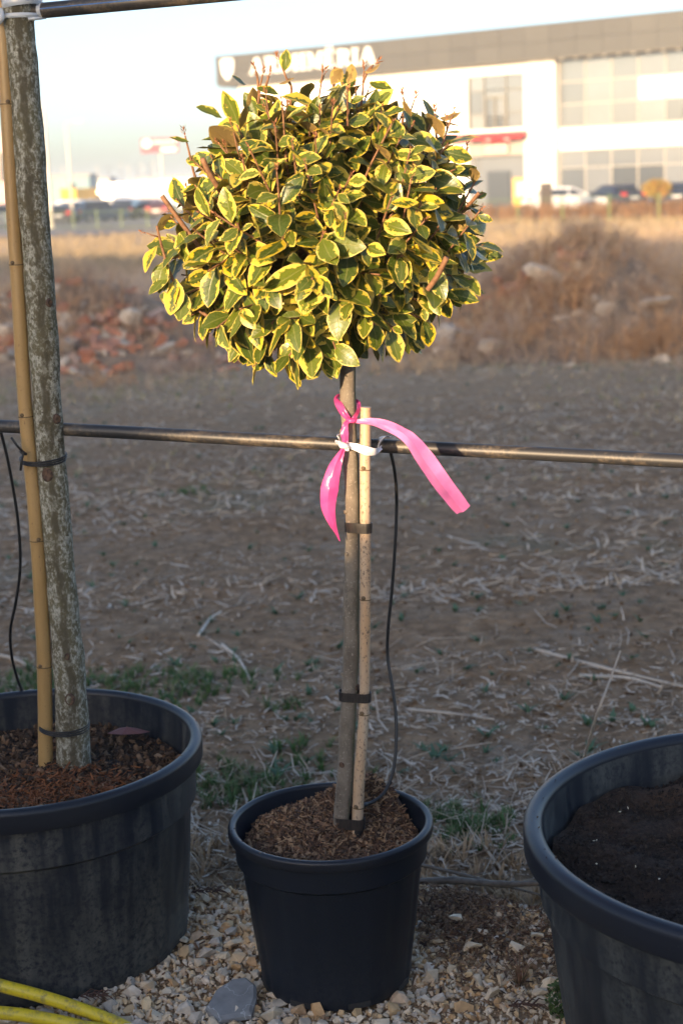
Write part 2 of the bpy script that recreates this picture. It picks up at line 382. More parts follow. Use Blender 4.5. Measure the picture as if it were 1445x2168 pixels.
# the name on the band: shield and serif letters
def letter(ch, s0, z0, w_, h):
    """upright serif capitals of bars and rings"""
    mb = MB(); t = .30*w_/1.0; th = .13*h; o0, o1 = .8, .95
    def bar(a, b, c, d): fbox(mb, s0+a*w_, s0+b*w_, z0+c*h, z0+d*h, o0, o1)
    def slant(a0, a1, c0, c1, wd):
        mb.prism([(a0*w_, c0*h), (a0*w_+wd, c0*h), (a1*w_+wd, c1*h), (a1*w_, c1*h)], F3(s0, z0, o0), FD, (0, 0, 1), FN*.13)
    def bowl(cx, cz, rx, rz, wd, a0, a1, n=12):
        for k in range(n):
            b0 = a0+(a1-a0)*k/n; b1 = a0+(a1-a0)*(k+1)/n
            q = [(cx+rx*math.cos(b0), cz+rz*math.sin(b0)), (cx+rx*math.cos(b1), cz+rz*math.sin(b1)), (cx+(rx-wd)*math.cos(b1), cz+(rz-wd*.55)*math.sin(b1)), (cx+(rx-wd)*math.cos(b0), cz+(rz-wd*.55)*math.sin(b0))]
            mb.prism(q, F3(s0, z0, o0), FD, (0, 0, 1), FN*.12)
    sw = .24
    if ch == 'A':
        slant(.04, .40, .06, 1, .10*w_); slant(.70, .36, .06, 1, .26*w_); bar(.26, .72, .30, .40); bar(-.06, .30, 0, .08); bar(.62, 1.06, 0, .08)
    if ch in 'RD':
        bar(.12, .12+sw, .06, .94); bar(0, .5, 0, .085); bar(0, .5, .915, 1)
    if ch == 'R':
        bowl(.45*w_, .72*h, .45*w_, .28*h, .22*w_, -math.pi/2, math.pi/2); bar(.3, .5, .44, .53); slant(.42, .74, .47, .04, .24*w_); bar(.72, 1.08, 0, .085)
    if ch == 'D': bowl(.45*w_, .5*h, .55*w_, .5*h, .25*w_, -math.pi/2, math.pi/2, 16)
    if ch == 'H':
        bar(.10, .10+sw, .05, .95); bar(.66, .66+sw, .05, .95); bar(.3, .7, .45, .54)
        for a in (0, .56): bar(a, a+.44, 0, .085); bar(a, a+.44, .915, 1)
    if ch == 'M':
        slant(.10, .10, .05, .95, .08*w_); slant(.10, .46, .98, .06, .17*w_); slant(.46, .74, .06, .98, .09*w_); bar(.74, .93, .05, .95)
        bar(0, .28, 0, .085); bar(.64, 1.03, 0, .085); bar(0, .26, .915, 1); bar(.74, 1.03, .915, 1)
    if ch in 'EË':
        bar(.12, .12+sw+.04, .05, .95); bar(0, .86, 0, .09); bar(0, .82, .91, 1); bar(.3, .66, .45, .54); bar(.76, .88, .0, .26); bar(.72, .84, .76, 1); bar(.62, .70, .38, .62)
    if ch == 'Ë':
        for a in (.2, .56): bar(a, a+.2, 1.08, 1.22)
    if ch == 'I': bar(.28, .72, .05, .95); bar(0, 1, 0, .085); bar(0, 1, .915, 1)
    return mb
s_ = 3.86
for ch, w_ in (('A', 1.30), ('R', 1.18), ('D', 1.12), ('H', 1.20), ('M', 1.42), ('Ë', 1.0), ('R', 1.14), ('I', .60), ('A', 1.28)):
    letter(ch, s_, 9.22, w_*.93, 1.08).build('letter', M_LET, bld); s_ += w_*.93+.13
sh = [(-.62, .62), (0, .66), (.62, .62), (.60, .0), (.45, -.4), (0, -.82), (-.45, -.4), (-.60, .0)]
mb = MB(); mb.prism([(a*.9, b) for a, b in sh], F3(1.8, 9.78, .8), FD, (0, 0, 1), FN*.12); em = mb.build('emblem', M_LET, bld)
mb = MB(); mb.prism([(a*.45, b*.5) for a, b in sh], F3(1.8, 9.80, .92), FD, (0, 0, 1), FN*.02); mb.build('emblem_field', mat('emblem_grey', (.72, .68, .60), .5), em)

# ------------------------------------------------------------------ vehicles in the yard
M_TYRE = mat('tyre', (.02, .02, .02), .8); M_RIM = mat('alloy', (.45, .45, .46), .3, metal=.8); M_CGL = mat('car_glass', (.02, .025, .03), .05, spec=1.0)
M_TAIL = mat('tail_lamp', (.55, .02, .02), .2); M_HEAD = mat('head_lamp', (.8, .8, .8), .1); M_TRIM = mat('black_trim', (.03, .03, .03), .6)
def paint(name, c): return mat(name, c, .28, metal=.25, Coat_Weight=.6)
M_PB = paint('blue_grey_paint', (.05, .085, .15)); M_PK = paint('black_paint', (.014, .014, .017)); M_PW = paint('white_paint', (.75, .75, .74)); M_PS = paint('silver_paint', (.48, .48, .48))
M_PD = mat('dark_blue_paint', (.010, .018, .05), .5, spec=.25); M_PR = paint('dark_red_paint', (.12, .03, .035)); M_PY = paint('yellow_paint', (.75, .42, .03))
def wheel(t, x, y, r, wd):
    mb = MB(); mb.tube([(x, y-wd/2, r), (x, y-wd/2+.03, r), (x, y+wd/2-.03, r), (x, y+wd/2, r)], [r*.93, r, r, r*.93], 18)
    wh = mb.build('wheel', M_TYRE, t, local=True, smooth=True, autos=40)
    s = 1 if y > 0 else -1; mb = MB(); mb.tube([(x, y+s*(wd/2-.01), r), (x, y+s*(wd/2+.012), r)], [r*.66, r*.6], 14); mb.build('rim', M_RIM, wh, local=True)
def car(X, Y, heading, label, pm, kind='suv', group=None):
    t = tag(empty('parked_car', (X, Y, float(gz(X, Y))+.055), heading), label, 'car', group)
    L, W, H, belt = (4.6, 1.86, 1.66, 1.02) if kind == 'suv' else (4.5, 1.8, 1.45, .92)
    h = L/2
    low = [(-h+.05, .28), (-h, .5), (-h+.02, .8), (-h+.12, belt), (-h+.5, belt+.03), (h*.38, belt), (h*.85, belt-.14), (h-.05, belt-.28), (h, .55), (h-.06, .28)]
    mb = MB(); n = len(low); ring = []
    for y, k in ((-W/2+.03, .94), (-W/2, 1.0), (-W/2+.12, 1.02), (W/2-.12, 1.02), (W/2, 1.0), (W/2-.03, .94)):
        ring.append([(x*(1 if k >= 1 else .985), y, .62+(z-.62)*k) for x, z in low])
    V = [p for r_ in ring for p in r_]; F = [(a*n+i, a*n+(i+1) % n, (a+1)*n+(i+1) % n, (a+1)*n+i) for a in range(5) for i in range(n)]+[tuple(range(n)), tuple(range(5*n, 6*n))[::-1]]
    mb.add(V, F); mb.build('body', pm, t, local=True, smooth=True, autos=35)
    back = -h+.12 if kind == 'suv' else -h+.75
    a = [(back, belt), (back+.28, H-.06), (back+.6, H), (h*.05, H-.02), (h*.22, H-.12), (h*.55, belt-.02)]
    mb = MB(); V = []
    for s in (-1, 1):
        for x, z in a: V.append((x, s*(W/2-.06-.17*(z-belt)/(H-belt)), z))
    n = len(a); mb.add(V, [tuple(range(n)), tuple(range(n, 2*n))[::-1]]+[(i, (i+1) % n, n+(i+1) % n, n+i)[::-1] for i in range(n)])
    mb.build('cabin', pm, t, local=True, smooth=True, autos=30)
    def gl(q, name):
        mb = MB(); mb.add(q, [tuple(range(len(q)))]); mb.build(name, M_CGL, t, local=True)
    z0, z1 = belt+.05, H-.14
    def yy(z): return W/2-.06-.17*(z-belt)/(H-belt)+.008
    for s in (-1, 1):
        for x0, x1, x2, x3 in ((back+.42, h*.02-.05, h*.02-.05, back+.50), (h*.02+.03, h*.44, h*.17, h*.02+.03)):
            gl([(x0, s*yy(z0), z0), (x1, s*yy(z0), z0), (x2, s*yy(z1), z1), (x3, s*yy(z1), z1)], 'side_window')
    q = .012
    gl([(h*.50+q, -W/2+.2, belt+.04), (h*.50+q, W/2-.2, belt+.04), (h*.235+q, W/2-.28, H-.14), (h*.235+q, -W/2+.28, H-.14)], 'windscreen')
    gl([(back+.06-q, -W/2+.2, belt+.12), (back+.06-q, W/2-.2, belt+.12), (back+.25-q, W/2-.27, H-.14), (back+.25-q, -W/2+.27, H-.14)], 'rear_window')
    for s in (-1, 1):
        mb = MB(); mb.box((-h-.01, s*(W/2-.2)-.16, .78), (-h+.12, s*(W/2-.2)+.16, .98)); mb.build('tail_light', M_TAIL, t, local=True)
        mb = MB(); mb.box((h-.2, s*(W/2-.22)-.18, .6), (h-.01, s*(W/2-.22)+.18, .74)); mb.build('headlight', M_HEAD, t, local=True)
        mb = MB(); mb.box((h*.42, s*(W/2+.02)-.1, belt), (h*.42+.12, s*(W/2+.02)+.1, belt+.14)); mb.build('wing_mirror', pm, t, local=True)
    mb = MB(); mb.box((-h-.02, -W/2+.1, .3), (-h+.1, W/2-.1, .5)); mb.build('bumper', M_TRIM, t, local=True); mb = MB(); mb.box((h-.12, -W/2+.1, .28), (h+.005, W/2-.1, .46)); mb.build('bumper', M_TRIM, t, local=True)
    mb = MB(); mb.box((-h-.025, -.26, .62), (-h+.02, .26, .73)); mb.build('number_plate', M_PW, t, local=True)
    for x in (-h+.85, h-.9):
        for y in (-W/2+.1, W/2-.1): wheel(t, x, y, .34 if kind == 'suv' else .31, .22)
    return t
def van(X, Y, heading, label, pm, L=5.2, W=2.0, H=2.4, cabm=None, group=None, box=False, name='parked_van', cat='van'):
    t = tag(empty(name, (X, Y, float(gz(X, Y))+.055), heading), label, cat, group); h = L/2
    cabm = cabm or pm
    mb = MB(); mb.box((-h, -W/2, .45), (h-1.5, W/2, H)); mb.build('cargo_box', pm, t, local=True)
    mb = MB(); top = H-.1 if not box else H*.78
    for s in (1,): mb.prism([(h-1.48, .35), (h, .4), (h-.03, .95), (h-.5, 1.15), (h-.95, top), (h-1.48, top)], (0, -W/2+.04, 0), (1, 0, 0), (0, 0, 1), (0, W-.08, 0))
    mb.build('cab', cabm, t, local=True)
    for s in (-1, 1):
        mb = MB(); mb.prism([(h-1.3, 1.15), (h-.6, 1.15), (h-.98, top-.18), (h-1.3, top-.18)], (0, s*(W/2-.035), 0), (1, 0, 0), (0, 0, 1), (0, s*.01, 0)); mb.build('side_window', M_CGL, t, local=True)
        mb = MB(); mb.box((-h-.02, s*(W/2-.15)-.08, .8), (-h+.03, s*(W/2-.15)+.08, 1.15)); mb.build('tail_light', M_TAIL, t, local=True)
        mb = MB(); mb.box((h-.06, s*(W/2-.25)-.15, .7), (h+.01, s*(W/2-.25)+.15, .85)); mb.build('headlight', M_HEAD, t, local=True)
    mb = MB(); mb.add([(h-.50, -W/2+.15, 1.17), (h-.50, W/2-.15, 1.17), (h-.92, W/2-.2, top-.1), (h-.92, -W/2+.2, top-.1)], [(0, 1, 2, 3)]); mb.build('windscreen', M_CGL, t, local=True)
    mb = MB(); mb.box((-h-.012, -.02, .5), (-h, .02, H-.1)); mb.box((-h-.03, -W/2+.1, .4), (-h, W/2-.1, .52)); mb.build('rear_door_trim', M_TRIM, t, local=True)
    for x in (-h+.9, h-.85):
        for y in (-W/2+.12, W/2-.12): wheel(t, x, y, .36, .24)
    return t
def wx(x, Y): return at(x, 440, Y).x
car(wx(206, 120), 120, R(48), 'blue grey estate car with red tail lamp glowing in the sun, behind the green fence', M_PB)
car(wx(122, 116), 116, R(100), 'black car just right of the lichen grey trunk, in front of white cars', M_PK, 'sedan')
car(wx(300, 128), 128, R(96), 'black car right of the blue grey estate car, near the clipped crown', M_PK, 'sedan')
car(wx(342, 126), 126, R(85), 'dark red car partly hidden by the clipped crown', M_PR, 'sedan')
car(wx(4, 112), 112, R(60), 'pale blue and white car at the frame edge, left of the bamboo cane', M_PS, 'suv')
car(wx(274, 126), 126, R(82), 'black car between the blue grey estate car and the other dark cars', M_PK, 'suv')
car(wx(232, 143), 143, R(30), 'silver car parked beyond the blue grey estate car', M_PS, 'suv')
car(wx(325, 146), 146, R(15), 'white car showing between the dark red car and a white truck', M_PW, 'suv')
G = 'white cars parked behind the dark cars'
car(wx(120, 138), 138, R(15), 'white car parked beyond the black car by the lichen grey trunk', M_PW, 'sedan', G)
car(wx(172, 140), 140, R(-8), 'white car parked below the yellow truck', M_PW, 'suv', G)
car(wx(258, 134), 134, R(20), 'white car parked right of the blue grey estate car', M_PW, 'sedan', G)
car(wx(282, 150), 150, R(70), 'white car parked under the white box truck', M_PW, 'suv', G)
van(wx(180, 158), 158, R(58), 'yellow box truck with dark cab among white vehicles', M_PY, 4.6, 2.0, 2.7, M_PK, box=True, name='box_truck', cat='truck')
van(wx(245, 165), 165, R(170), 'white box truck standing right of the yellow truck', M_PW, 5.6, 2.3, 3.1, box=True, name='box_truck', cat='truck')
van(wx(345, 160), 160, R(8), 'large white truck half hidden behind the clipped crown', M_PW, 6.5, 2.4, 3.2, box=True, name='box_truck', cat='truck')
car(wx(1298, 94), 94, R(112), 'dark blue car parked in front of the shop windows', M_PD, 'sedan')
car(wx(1348, 99), 99, R(-60), 'silver car with red tail lamp, behind the dark blue car', M_PS, 'suv')
car(wx(1422, 93), 93, R(84), 'dark blue car parked right of the yellow bush', M_PD, 'sedan')
car(wx(1192, 90), 90, R(10), 'white car parked beside the dark waste bin', M_PW, 'sedan')

# ------------------------------------------------------------------ masts, road sign, bin, bush, far buildings, fence
M_POLE = mat('cream_pole', (.55, .50, .42), .5, metal=.2); M_MAST = mat('pale_mast', (.5, .48, .45), .5)
def lamp_post(px, Y, ztop, r_, label, arm=1.2):
    X = wx(px, Y); z0 = float(gz(X, Y)); t = tag(empty('lamp_post', (X, Y, z0)), label, 'lamp post', 'lamp posts in the car park')
    mb = MB(); mb.tube([(X, Y, z0), (X, Y, z0+.4), (X, Y, ztop)], [r_*1.5, r_, r_*.75], 10); mb.build('pole', M_POLE, t, smooth=True, autos=40)
    mb = MB(); mb.tube([(X, Y, ztop-.05), (X+arm*.5, Y, ztop+.1), (X+arm, Y, ztop+.12)], r_*.4, 8); mb.build('arm', M_POLE, t)
    mb = MB(); mb.box((X+arm-.3, Y-.14, ztop+.06), (X+arm+.3, Y+.14, ztop+.17)); mb.build('lamp_head', M_POLE, t)
lamp_post(107, 100, 7.2, .14, 'thick cream lamp post right beside the lichen grey trunk', -.9)
lamp_post(153, 118, 6.6, .10, 'slimmer lamp post standing left of the yellow truck', .9)
for k, (px, Y, zt) in enumerate(((236, 190, 4.6), (262, 200, 5.0), (278, 210, 4.9), (297, 195, 4.6), (306, 205, 5.0), (322, 190, 4.7), (331, 215, 5.6), (139, 200, 4.9), (212, 205, 4.8))):
    X = wx(px, Y); mb = MB(); z0 = float(gz(X, Y)); mb.tube([(X, Y, z0), (X, Y, zt)], [.09, .05], 6)
    mb.tube([(X, Y, zt-.02), (X, Y, zt+.05)], [.12, .12], 6)
    tag(mb.build('flag_mast', M_MAST, origin=(X, Y, z0)), 'thin pale mast far behind the parked trucks, left of the clipped crown', 'mast', 'thin masts behind the car park')
Y = 150; X = wx(347, Y); z0 = float(gz(X, Y))
t = tag(empty('roadside_sign', (X, Y, z0)), 'dark red and white sign board high on a pole, left of the clipped crown', 'sign')
mb = MB(); mb.tube([(X, Y+.25, z0), (X, Y+.25, 5.6)], .11, 10); mb.build('pole', M_POLE, t)
c = at(338, 308, Y); x0, x1, zt, zb = c.x-1.75, c.x+1.75, c.z+.68, c.z-.65
M_MAR = mat('maroon_board', (.22, .045, .07), .5)
mb = MB(); mb.box((x0, Y, zb), (x1, Y+.2, zt)); bo = mb.build('board', M_MAR, t)
mb = MB(); mb.tube([(x0+.55, Y-.002, zb+.85), (x0+.55, Y-.03, zb+.85)], .42, 20); mb.build('round_emblem', M_LET, bo)
mb = MB(); mb.box((x0+1.85, Y-.03, zb+.10), (x1-.2, Y-.002, zb+.45)); mb.build('white_strip', M_LET, bo)
mb = MB()
for k, (a, b) in enumerate(((1.15, .26), (1.5, .2), (1.78, .28), (2.14, .2), (2.42, .26), (2.76, .22), (3.06, .26))): mb.box((x0+a, Y-.03, zb+.80), (x0+a+b*.8, Y-.002, zb+1.08))
mb.build('lettering', M_LET, bo)
def simple_house(px, Y, w_, h, label, m, mr):
    X = wx(px, Y); z0 = float(gz(X, Y)); t = tag(empty('distant_building', (X, Y, z0)), label, 'building')
    mb = MB(); mb.box((X-w_/2, Y, z0), (X+w_/2, Y+8, z0+h)); mb.build('wall', m, t)
    mb = MB(); mb.box((X-w_/2-.2, Y-.2, z0+h), (X+w_/2+.2, Y+8.2, z0+h+.3)); mb.build('roof', mr, t)
    for k in range(0 if m is M_WHITE else max(2, int(w_/3))):
        a = X-w_/2+.8+k*(w_-1.6)/max(1, int(w_/3)-.5)
        mb = MB(); mb.box((a, Y-.03, z0+h*.45), (a+1.0, Y-.003, z0+h*.8)); mb.build('window', M_CGL, t)
M_PINK = mat('pink_render', (.62, .38, .33), .8); M_TEAL = mat('teal_sheet', (.16, .27, .30), .6); M_GREYR = mat('grey_roof', (.30, .29, .28), .7)
simple_house(178, 240, 8, 4.2, 'pale low building far behind the yellow truck', M_WHITE, M_GREYR)
simple_house(352, 260, 9, 4.2, 'white building far away behind the foot of the red sign', M_WHITE, M_GREYR)
simple_house(132, 220, 8, 4.6, 'teal shed far behind the cream lamp post', M_TEAL, M_GREYR)
simple_house(-12, 170, 7, 8.5, 'pinkish building showing left of the bamboo cane', M_PINK, M_PINK)
Y = 84; X = wx(1155, Y); z0 = float(gz(X, Y))+.055
t = tag(empty('waste_bin', (X, Y, z0)), 'dark brown waste bin standing before the white pillar', 'bin')
mb = MB(); mb.box((X-.28, Y-.28, z0), (X+.28, Y+.28, z0+1.55)); mb.build('body', mat('brown_bin', (.06, .045, .035), .7), t)
mb = MB(); mb.box((X-.32, Y-.32, z0+1.56), (X+.32, Y+.32, z0+1.68)); mb.build('lid', M_TRIM, t)
def leaf_cloud(c, rad, n, size, seed):
    g = np.random.default_rng(seed); p = g.normal(size=(n, 3)); p /= np.linalg.norm(p, axis=1)[:, None]; p *= (g.random((n, 1))**.35)*np.array(rad)
    p *= (1+.22*snoise(p[:, 0]*4/rad[0]+seed, p[:, 1]*4+p[:, 2]*3, seed, 1.0))[:, None]
    T = [([(-.5, 0, 0), (0, -.28, .05), (.5, 0, 0), (0, .28, .05)], [(0, 1, 2, 3)])]
    return scatter(T, p+np.array(c), rotany(n), g.uniform(.6, 1.3, n)*size)
M_YB = varied('yellow_bush_leaf', [(0, (.36, .22, .015)), (.5, (.40, .28, .02)), (.7, (.34, .09, .02)), (1, (.14, .15, .03))], rough=.6, var=.1)
Y = 82; X = wx(1388, Y); z0 = float(gz(X, Y))+.055
t = tag(empty('ornamental_bush', (X, Y, z0)), 'round yellow and orange bush beside the parked dark blue cars', 'bush')
mb = MB(); mb.tube([(X, Y, z0), (X+.05, Y, z0+1.0)], [.06, .03], 6); mb.build('trunk', mat('bush_wood', (.12, .08, .05), .8), t)
V, F, rv = leaf_cloud((X, Y, z0+1.2), (.78, .7, .50), 1500, .12, 5); stuff('crown', V, F, rv, M_YB, parent=t)
M_GF = mat('green_fence_paint', (.13, .19, .06), .5)
A = Vector((-31, 113.5)); B = Vector((22, 56.0)); n = int((B-A).length/2.5)
fx = lambda k: A+(B-A)*(k/n)
t = tag(empty('boundary_fence', (A.x, A.y, float(gz(A.x, A.y)))), 'low green metal fence between the dry field and the car park', 'fence')
for k in range(n+1):
    p = fx(k); z0 = float(gz(p.x, p.y)); mb = MB(); mb.box((p.x-.03, p.y-.03, z0-.3), (p.x+.03, p.y+.03, z0+1.15)); mb.build('post', M_GF, t)
for k in range(n):
    p, q = fx(k), fx(k+1); zp, zq = float(gz(p.x, p.y)), float(gz(q.x, q.y)); d = (q-p).normalized()*.05
    for h in (.12, 1.05):
        mb = MB(); mb.tube([(p.x+d.x, p.y+d.y, zp+h), (q.x-d.x, q.y-d.y, zq+h)], .014, 6); mb.build('rail', M_GF, t)
Vw, Fw = [], []
for k in range(n):
    p, q = fx(k), fx(k+1)
    for j in range(1, 14):
        a = p+(q-p)*(j/14); z0 = float(gz(a.x, a.y)); o = len(Vw)
        for dx, dy in ((0, .0025), (.0025, -.0025), (-.0025, -.0025)): Vw += [(a.x+dx, a.y+dy, z0+.14), (a.x+dx, a.y+dy, z0+1.03)]
        Fw += [(o+2*i_, o+2*((i_+1) % 3), o+2*((i_+1) % 3)+1, o+2*i_+1) for i_ in range(3)]
stuff('fence_wires', Vw, np.array(Fw), np.zeros(len(Vw)), M_GF, parent=t)

# ------------------------------------------------------------------ tall dry weeds of the field
def weed_temps(k, seed, spread=.16, twigs=7, thick=.006):
    out = []
    for i in range(k):
        g = np.random.default_rng(seed+i); V, F = [], []
        def sp(a, b, r0):
            o = len(V)
            for an in (0, 2.1, 4.2): V.append((a[0]+math.cos(an)*r0, a[1]+math.sin(an)*r0, a[2]))
            V.append(tuple(b)); F.extend([(o, o+1, o+3), (o+1, o+2, o+3), (o+2, o, o+3)])
        top = (g.normal()*.1, g.normal()*.1, 1.0); sp((0, 0, 0), top, thick)
        for j in range(twigs):
            h = g.uniform(.3, .92); a = g.uniform(0, 6.28); l = g.uniform(.5, 1.0)*spread*(1.4-h)
            b = (top[0]*h, top[1]*h, h); sp(b, (b[0]+math.cos(a)*l, b[1]+math.sin(a)*l, h+l*g.uniform(.6, 1.3)), thick*.8)
        out.append((V, F))
    return out
M_WEED = varied('dry_weed', [(0, (.38, .29, .235)), (.35, (.52, .40, .30)), (.7, (.60, .44, .28)), (1, (.44, .33, .27))], rough=.9, var=.1, nscale=2)
def yfield(n, y0, y1, power=2.0, half=.27):
    u = RNG.random(n); y = (y0**(1-power)+u*(y1**(1-power)-y0**(1-power)))**(1/(1-power)); x = RNG.uniform(-1, 1, n)*(y*half+.4); return x, y
x, y = yfield(13000, 22, 37, 1.5); h = RNG.uniform(.25, .62, len(x))*(1+.35*snoise(x, y, 21, .35)); h *= np.where(x < 0, .72, 1.0)*np.clip(1.25-(y-24)/110, .6, 1.2)
keep = snoise(x, y, 22, .25, 3) > -.75; x, y, h = x[keep], y[keep], h[keep]
V, F, rv = scatter(weed_temps(6, 300, .2, 8, .008), np.stack([x, y, gz(x, y)-.03], 1), rotz(RNG.uniform(0, 6.28, len(x))), np.stack([h, h, h], 1))
stuff('dry_weeds', V, F, rv, M_WEED, 'tall leafless dry weeds filling the far half of the field', 'weeds')
M_GOLD = varied('dry_grass', [(0, (.33, .25, .15)), (.5, (.43, .33, .20)), (1, (.36, .27, .16))], rough=.9, var=.1, nscale=2)
x, y = yfield(14000, 34, 96, 1.2, .30); h = RNG.uniform(.15, .42, len(x))
k = (y < (113.5-(x+31)*1.085)-1.0) & (y < 73+np.clip(x, 0, 8)*6); x, y, h = x[k], y[k], h[k]
V, F, rv = scatter(weed_temps(4, 400, .5, 9, .016), np.stack([x, y, gz(x, y)-.03], 1), rotz(RNG.uniform(0, 6.28, len(x))), np.stack([h*1.5, h*1.5, h], 1))
stuff('dry_grass', V, F, rv, M_GOLD, 'golden dry grass in sunlight before the green fence', 'grass')
x = RNG.uniform(2, 21, 1800); y = 56+(22-x)*1.085+RNG.uniform(.3, 2.5, 1800); h = RNG.uniform(.5, 1.0, 1800)
V, F, rv = scatter(weed_temps(4, 500, .35, 9, .018), np.stack([x, y, gz(x, y)], 1), rotz(RNG.uniform(0, 6.28, 1800)), np.stack([h]*3, 1))
stuff('brown_weeds', V, F, rv, varied('brown_weed', [(0, (.20, .10, .05)), (1, (.32, .17, .08))], .9, .1), 'red brown dead weeds along the green fence at the car park', 'weeds')
x = RNG.uniform(-1, 1, 2600); y = 13.2+4.5*RNG.random(2600)**.8; x = x*(y*.27+.4); k = snoise(x, y, 33, 1.3, 3) > -.1; x, y = x[k], y[k]; h = RNG.uniform(.06, .26, len(x))*np.clip((y-12.6)/2.5, .3, 1)
V, F, rv = scatter(weed_temps(5, 340, .5, 9, .012), np.stack([x, y, gz(x, y)-.02], 1), np.einsum('nij,njk->nik', rotz(RNG.uniform(0, 6.28, len(x))), rotx(RNG.normal(0, .35, len(x)))), np.stack([h*1.5, h*1.5, h], 1))
stuff('dry_weeds', V, F, rv, M_WEED, 'low dry weeds thinning out before the rubble bank', 'weeds')
# low tan and green tufts of the middle distance
def tuft_temps(k, seed, blades=11, lean=.5, wd=.03):
    out = []
    for i in range(k):
        g = np.random.default_rng(seed+i); V, F = [], []
        for j in range(blades):
            a = g.uniform(0, 6.28); l = g.uniform(.5, 1); r = g.uniform(0, .12); le = g.uniform(.1, lean)
            ca, sa = math.cos(a), math.sin(a); o = len(V); px_, py_ = -sa*wd, ca*wd
            bx, by = ca*r, sa*r
            V += [(bx+px_, by+py_, 0), (bx-px_, by-py_, 0), (bx+ca*le*.4*l+px_*.7, by+sa*le*.4*l+py_*.7, l*.6), (bx+ca*le*.4*l-px_*.7, by+sa*le*.4*l-py_*.7, l*.6), (bx+ca*le*l, by+sa*le*l, l*.92)]
            F += [(o, o+1, o+3), (o, o+3, o+2), (o+2, o+3, o+4)]
        out.append((V, F))
    return out
M_LOW = varied('low_dry_grass', [(0, (.36, .31, .235)), (.4, (.52, .45, .35)), (.7, (.27, .28, .16)), (1, (.43, .36, .27))], .9, .1, 3)
x, y = yfield(13000, 8.0, 26, 1.4); k = snoise(x*.5, y, 31, 1.3, 3)+np.clip((y-14)/8, -.6, .5)+RNG.normal(0, .3, len(x)) > 0; x, y = x[k], y[k]; h = RNG.uniform(.025, .075, len(x))*(1+np.clip((y-12)/12, 0, .8))
V, F, rv = scatter(tuft_temps(5, 600, 11, .9, .04), np.stack([x, y, gz(x, y)-.01], 1), rotz(RNG.uniform(0, 6.28, len(x))), np.stack([h*1.3, h*1.3, h], 1))
stuff('low_grass', V, F, rv, M_LOW, 'low tan and grey green grass in the middle of the field', 'grass')

# ------------------------------------------------------------------ rubble mounds
M_BRICK = varied('old_brick', [(0, (.50, .18, .09)), (.4, (.60, .27, .16)), (.75, (.42, .22, .16)), (1, (.52, .36, .27))], .9, .35, 25)
M_CONC = varied('rubble_stone', [(0, (.42, .37, .32)), (.5, (.58, .52, .45)), (.8, (.38, .37, .36)), (1, (.68, .60, .50))], .9, .25, 15)
M_MOUND = mat('mound_soil', rough=.95, fn=lambda nt: ramp(nt, noise(nt, gpos(nt), 5, 6.0, .7), [(.3, (.15, .118, .096)), (.55, (.27, .215, .17)), (.75, (.38, .31, .24))]), bump=(12, .7, .05))
def brick_temp(seed):
    g = np.random.default_rng(seed); s = np.array((.12, .055, .036)); V = []
    for z in (-1, 1):
        for x_, y_ in ((-1, -1), (1, -1), (1, 1), (-1, 1)): V.append(tuple(np.array((x_, y_, z))*s*g.uniform(.78, 1.0, 3)))
    return V, [(0, 3, 2, 1), (4, 5, 6, 7), (0, 1, 5, 4), (1, 2, 6, 5), (2, 3, 7, 6), (3, 0, 4, 7)]
brick_me = [fast_mesh('brick', np.array(v), np.array(f), M_BRICK, smooth=False) for v, f in map(brick_temp, range(4))]
chunk_me = [fast_mesh('chunk', np.array(v), np.array(f), M_CONC, smooth=False) for v, f in STONES[:5]]
M_RWEED = varied('rusty_weed', [(0, (.50, .27, .13)), (.5, (.62, .36, .18)), (1, (.40, .24, .15))], .9, .1)
